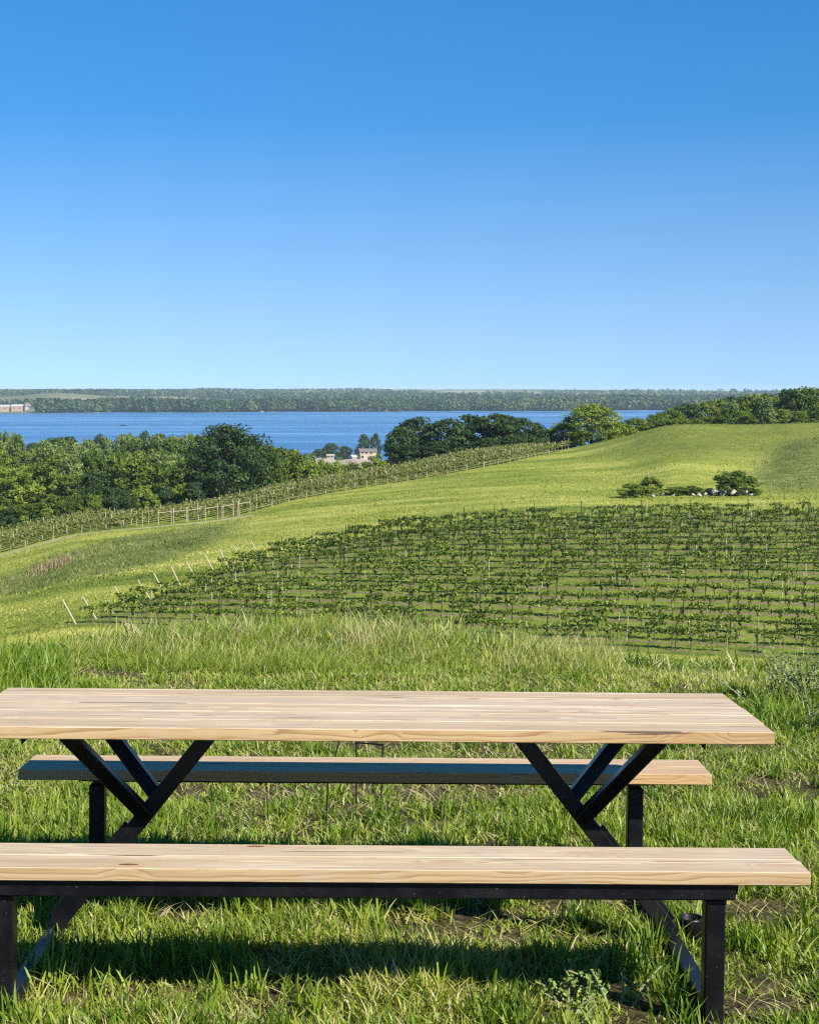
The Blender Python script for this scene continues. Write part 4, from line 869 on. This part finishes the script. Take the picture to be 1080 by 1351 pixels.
hx, hy, hz = at(485, 815); hz = ztop(606, 815)
h_ = house('house', hx, hy, hz, 8.4, 7, 3.9, 1.3, 'cream two storey house with a grey roof on the near lake shore', 'house', M_CREAM, M_ROOF, [(-2.9, 1.4, 1.1, 1.1), (-1.0, 3.4, 1.0, 0.9), (1.4, 3.4, 1.0, 0.9), (2.8, 1.4, 1.1, 1.1), (-2.9, 3.5, 0.9, 0.9)], 0.12)
MB().box((0.6, -4.04, 0.95), (1.0, 0.10, 2.1)).build('door', M_ROOF, h_)
sx, sy, sz = at(466, 812); house('shed', sx, sy, ztop(607, 812), 2.4, 3.0, 1.6, 0.8, 'small white gabled shed left of the cream house', 'shed', M_WHITE, M_WHITE, [(-0.4, 0.8, 0.5, 0.5)], 0.5)
sx, sy, sz = at(436, 818); house('boathouse', sx, sy, ztop(604.5, 818), 3.4, 3, 1.3, 0.5, 'low pale building under the dark shore trees left of the white shed', 'shed', M_CREAM, M_CREAM, [(-0.8, 0.7, 0.7, 0.5), (0.8, 0.7, 0.7, 0.5)], 0.0)
# sandy bank below the house
xs = np.linspace(400, 500, 40); Vb = []
for px in xs:
    for f, pp in ((0, 611), (1, 605.5)):
        Y = 760 + f * 52; p_ = pp + 1.2 * math.sin(px * 0.13) + (0.02 * (px - 450)); Vb.append([(px - 540) / F * Y, Y, ztop(p_, Y)])
Vb = np.array(Vb); gq = np.array([[2 * i, 2 * i + 2, 2 * i + 3, 2 * i + 1] for i in range(39)]); Vd = Vb.copy(); Vd[:, 2] -= 6; n_ = len(Vb)
side = np.array([[2 * i, 2 * i + n_, 2 * i + 2 + n_, 2 * i + 2] for i in range(39)])
tag(mesh_np('sandy_bank', np.vstack([Vb, Vd]), [gq, side], plain('sand', (0.42, 0.34, 0.25), (0.33, 0.26, 0.19), 0.95, 0.15)), kind='structure')
for i, (pa, pb, py, hh_, lbl, mw, rr_) in enumerate(((-8, 14, 541, 6, 'long low tan building with a white roof at the far shore, leftmost', M_TAN, M_WHITE), (17, 32, 540.5, 6, 'shorter low tan building right of the long one at the far shore', M_TAN, M_WHITE), (35, 40, 538, 6, 'small white house standing right of the tan buildings at the far shore', M_WHITE, M_ROOF))):
    Y = 2790; xa = (pa - 540) / F * Y; xb = (pb - 540) / F * Y; z = ztop(py, Y)
    house('lakeside_building', (xa + xb) / 2, Y, z, xb - xa, 14, hh_, 3.0, lbl, 'building', mw, rr_, [(-(xb - xa) * 0.25, 3, 2.4, 2), ((xb - xa) * 0.25, 3, 2.4, 2)])
for px, py, w, lbl in ((468, 543, 9, 'first pale lake house from the left on the far shore'), (488, 542.5, 12, 'second pale lake house from the left on the far shore'), (508, 543, 8, 'third pale lake house from the left on the far shore'), (345, 545, 7, 'small white lake house alone on the far shore above the large dark tree')):
    Y = float(shore((px - 540) / F)) + 14; house('lake_house', (px - 540) / F * Y, Y, ztop(py + 1.3, Y), w, 8, 4, 2.5, lbl, 'house', M_CREAM, M_WHITE, [(-w * 0.2, 2, 1.4, 1.4), (w * 0.2, 2, 1.4, 1.4)])
Y = 1830; bx = (163 - 540) / F * Y; e = empty('motorboat', (bx, Y, LAKE + CAMZ), 'tiny dark motorboat crossing the lake at the left', 'boat')
hb = MB(); sec = [(-3.0, 0.9, 0.9), (-1.0, 1.0, 0.9), (1.2, 0.9, 1.0), (2.6, 0.4, 1.15), (3.2, 0.03, 1.25)]; Vh = []
for x, w, t in sec: Vh += [[x, -w, t], [x, -w * 0.6, -0.2], [x, w * 0.6, -0.2], [x, w, t]]
Qh = [[4 * i + j, 4 * i + j + 1, 4 * i + j + 5, 4 * i + j + 4] for i in range(4) for j in range(3)] + [[4 * i + 3, 4 * i, 4 * i + 4, 4 * i + 7] for i in range(4)] + [[0, 3, 2, 1]]
hb.add(Vh, Qh); hb.build('hull', M_BLACKW, e); MB().box((0.6, 0, 1.45), (0.9, 1.3, 0.6), None, 0.1).build('windscreen', M_GLASS, e); MB().box((-3.2, 0, 0.7), (0.5, 0.5, 1.2), None, 0.1).build('outboard_motor', M_BLACKW, e)
wk = [(bx + 3, Y - 0.5), (bx + 26, Y - 5), (bx + 26, Y + 4)]
tag(mesh_np('boat_wake', [(x, y, LAKE + CAMZ + 0.15) for x, y in wk], [np.array([[0, 1, 2]])], plain('foam', (0.45, 0.55, 0.65), (0.3, 0.42, 0.55), 0.6, 0.3)), kind='structure')

# ------------------------------------------------------------------ far shore woods
def far_wood(n, s0, s1, h0, h1, nq, qs):
    u = rng.uniform(-0.36, 0.36, n); s = s0 + (s1 - s0) * rng.random(n) ** 1.3; Y = shore(u) + s; x = u * Y
    dens = fbm(x * 0.5, Y * 0.45, 420, 61, 3); ok = (dens > np.interp(s, [0, 120, 700, 1500, 5000], [0.28, 0.36, 0.44, 0.52, 0.50])) & ~((u < -0.228) & (s < 320)); x, Y, u, s = x[ok], Y[ok], u[ok], s[ok]; m = len(x)
    h = rng.uniform(h0, h1, m) * (0.7 + 0.6 * fbm(x, Y, 160, 66, 2)); z = gz(x, Y)
    h = np.minimum(h, CAMZ - (0.0004 + 0.0026 * fbm(u * 100, u * 0, 3.0, 68, 3)) * Y - z); k_ = h > 4; x, Y, u, s, h, z = x[k_], Y[k_], u[k_], s[k_], h[k_], z[k_]; m = len(x)
    d = rng.normal(size=(m, nq, 3)); d /= np.linalg.norm(d, axis=2, keepdims=True); d *= rng.random((m, nq, 1)) ** 0.4
    c = np.stack([x, Y, z + h * 0.52], -1)[:, None] + d * np.stack([h * 0.42, h * 0.42, h * 0.48], -1)[:, None]; c = c.reshape(-1, 3)
    tn = np.clip(np.repeat(rng.normal(0.5, 0.22, m) + 1.1 * (fbm(x, Y, 260, 77, 2) - 0.5), nq) + rng.normal(0, 0.12, m * nq), 0, 1)
    return leaves(c, np.repeat(h, nq) * qs * rng.uniform(0.7, 1.3, m * nq), (d.reshape(-1, 3) + [0, 0, 0.3]), tn, 0.8)
M_FAR = leaf_mat('far_wood_leaves', [(0, (0.018, 0.042, 0.016)), (0.5, (0.050, 0.088, 0.030)), (1, (0.115, 0.160, 0.048))], 0.15, 0.7, 0, 0.1)
parts = []
for a_ in ((4000, 3, 120, 13, 23, 60, 0.12), (6400, 100, 900, 12, 20, 34, 0.15), (11000, 800, 4600, 12, 20, 18, 0.2)):
    v, q, t = far_wood(*a_); parts.append((v, q, None, t))
tag(merge('far_forest', parts, M_FAR), kind='stuff')

# ------------------------------------------------------------------ haze over the lake country
HZTOP = CAMZ + 1.2
hz_ = MB().box((0, 1500, (-66 + HZTOP) / 2), (24400, 19400, 66 + HZTOP))
hm = bpy.data.materials.new('haze'); hm.use_nodes = True; nt = hm.node_tree; nt.nodes.remove(nt.nodes['Principled BSDF'])
pv = nd(nt, 'VolumePrincipled'); pv.inputs['Color'].default_value = (0.68, 0.87, 1.0, 1); pv.inputs['Density'].default_value = 0.00006; pv.inputs['Anisotropy'].default_value = -0.05
nt.links.new(pv.outputs[0], nt.nodes['Material Output'].inputs['Volume'])
USE_HAZE = True
if USE_HAZE:
    o = hz_.build('haze', hm); tag(o, kind='stuff')
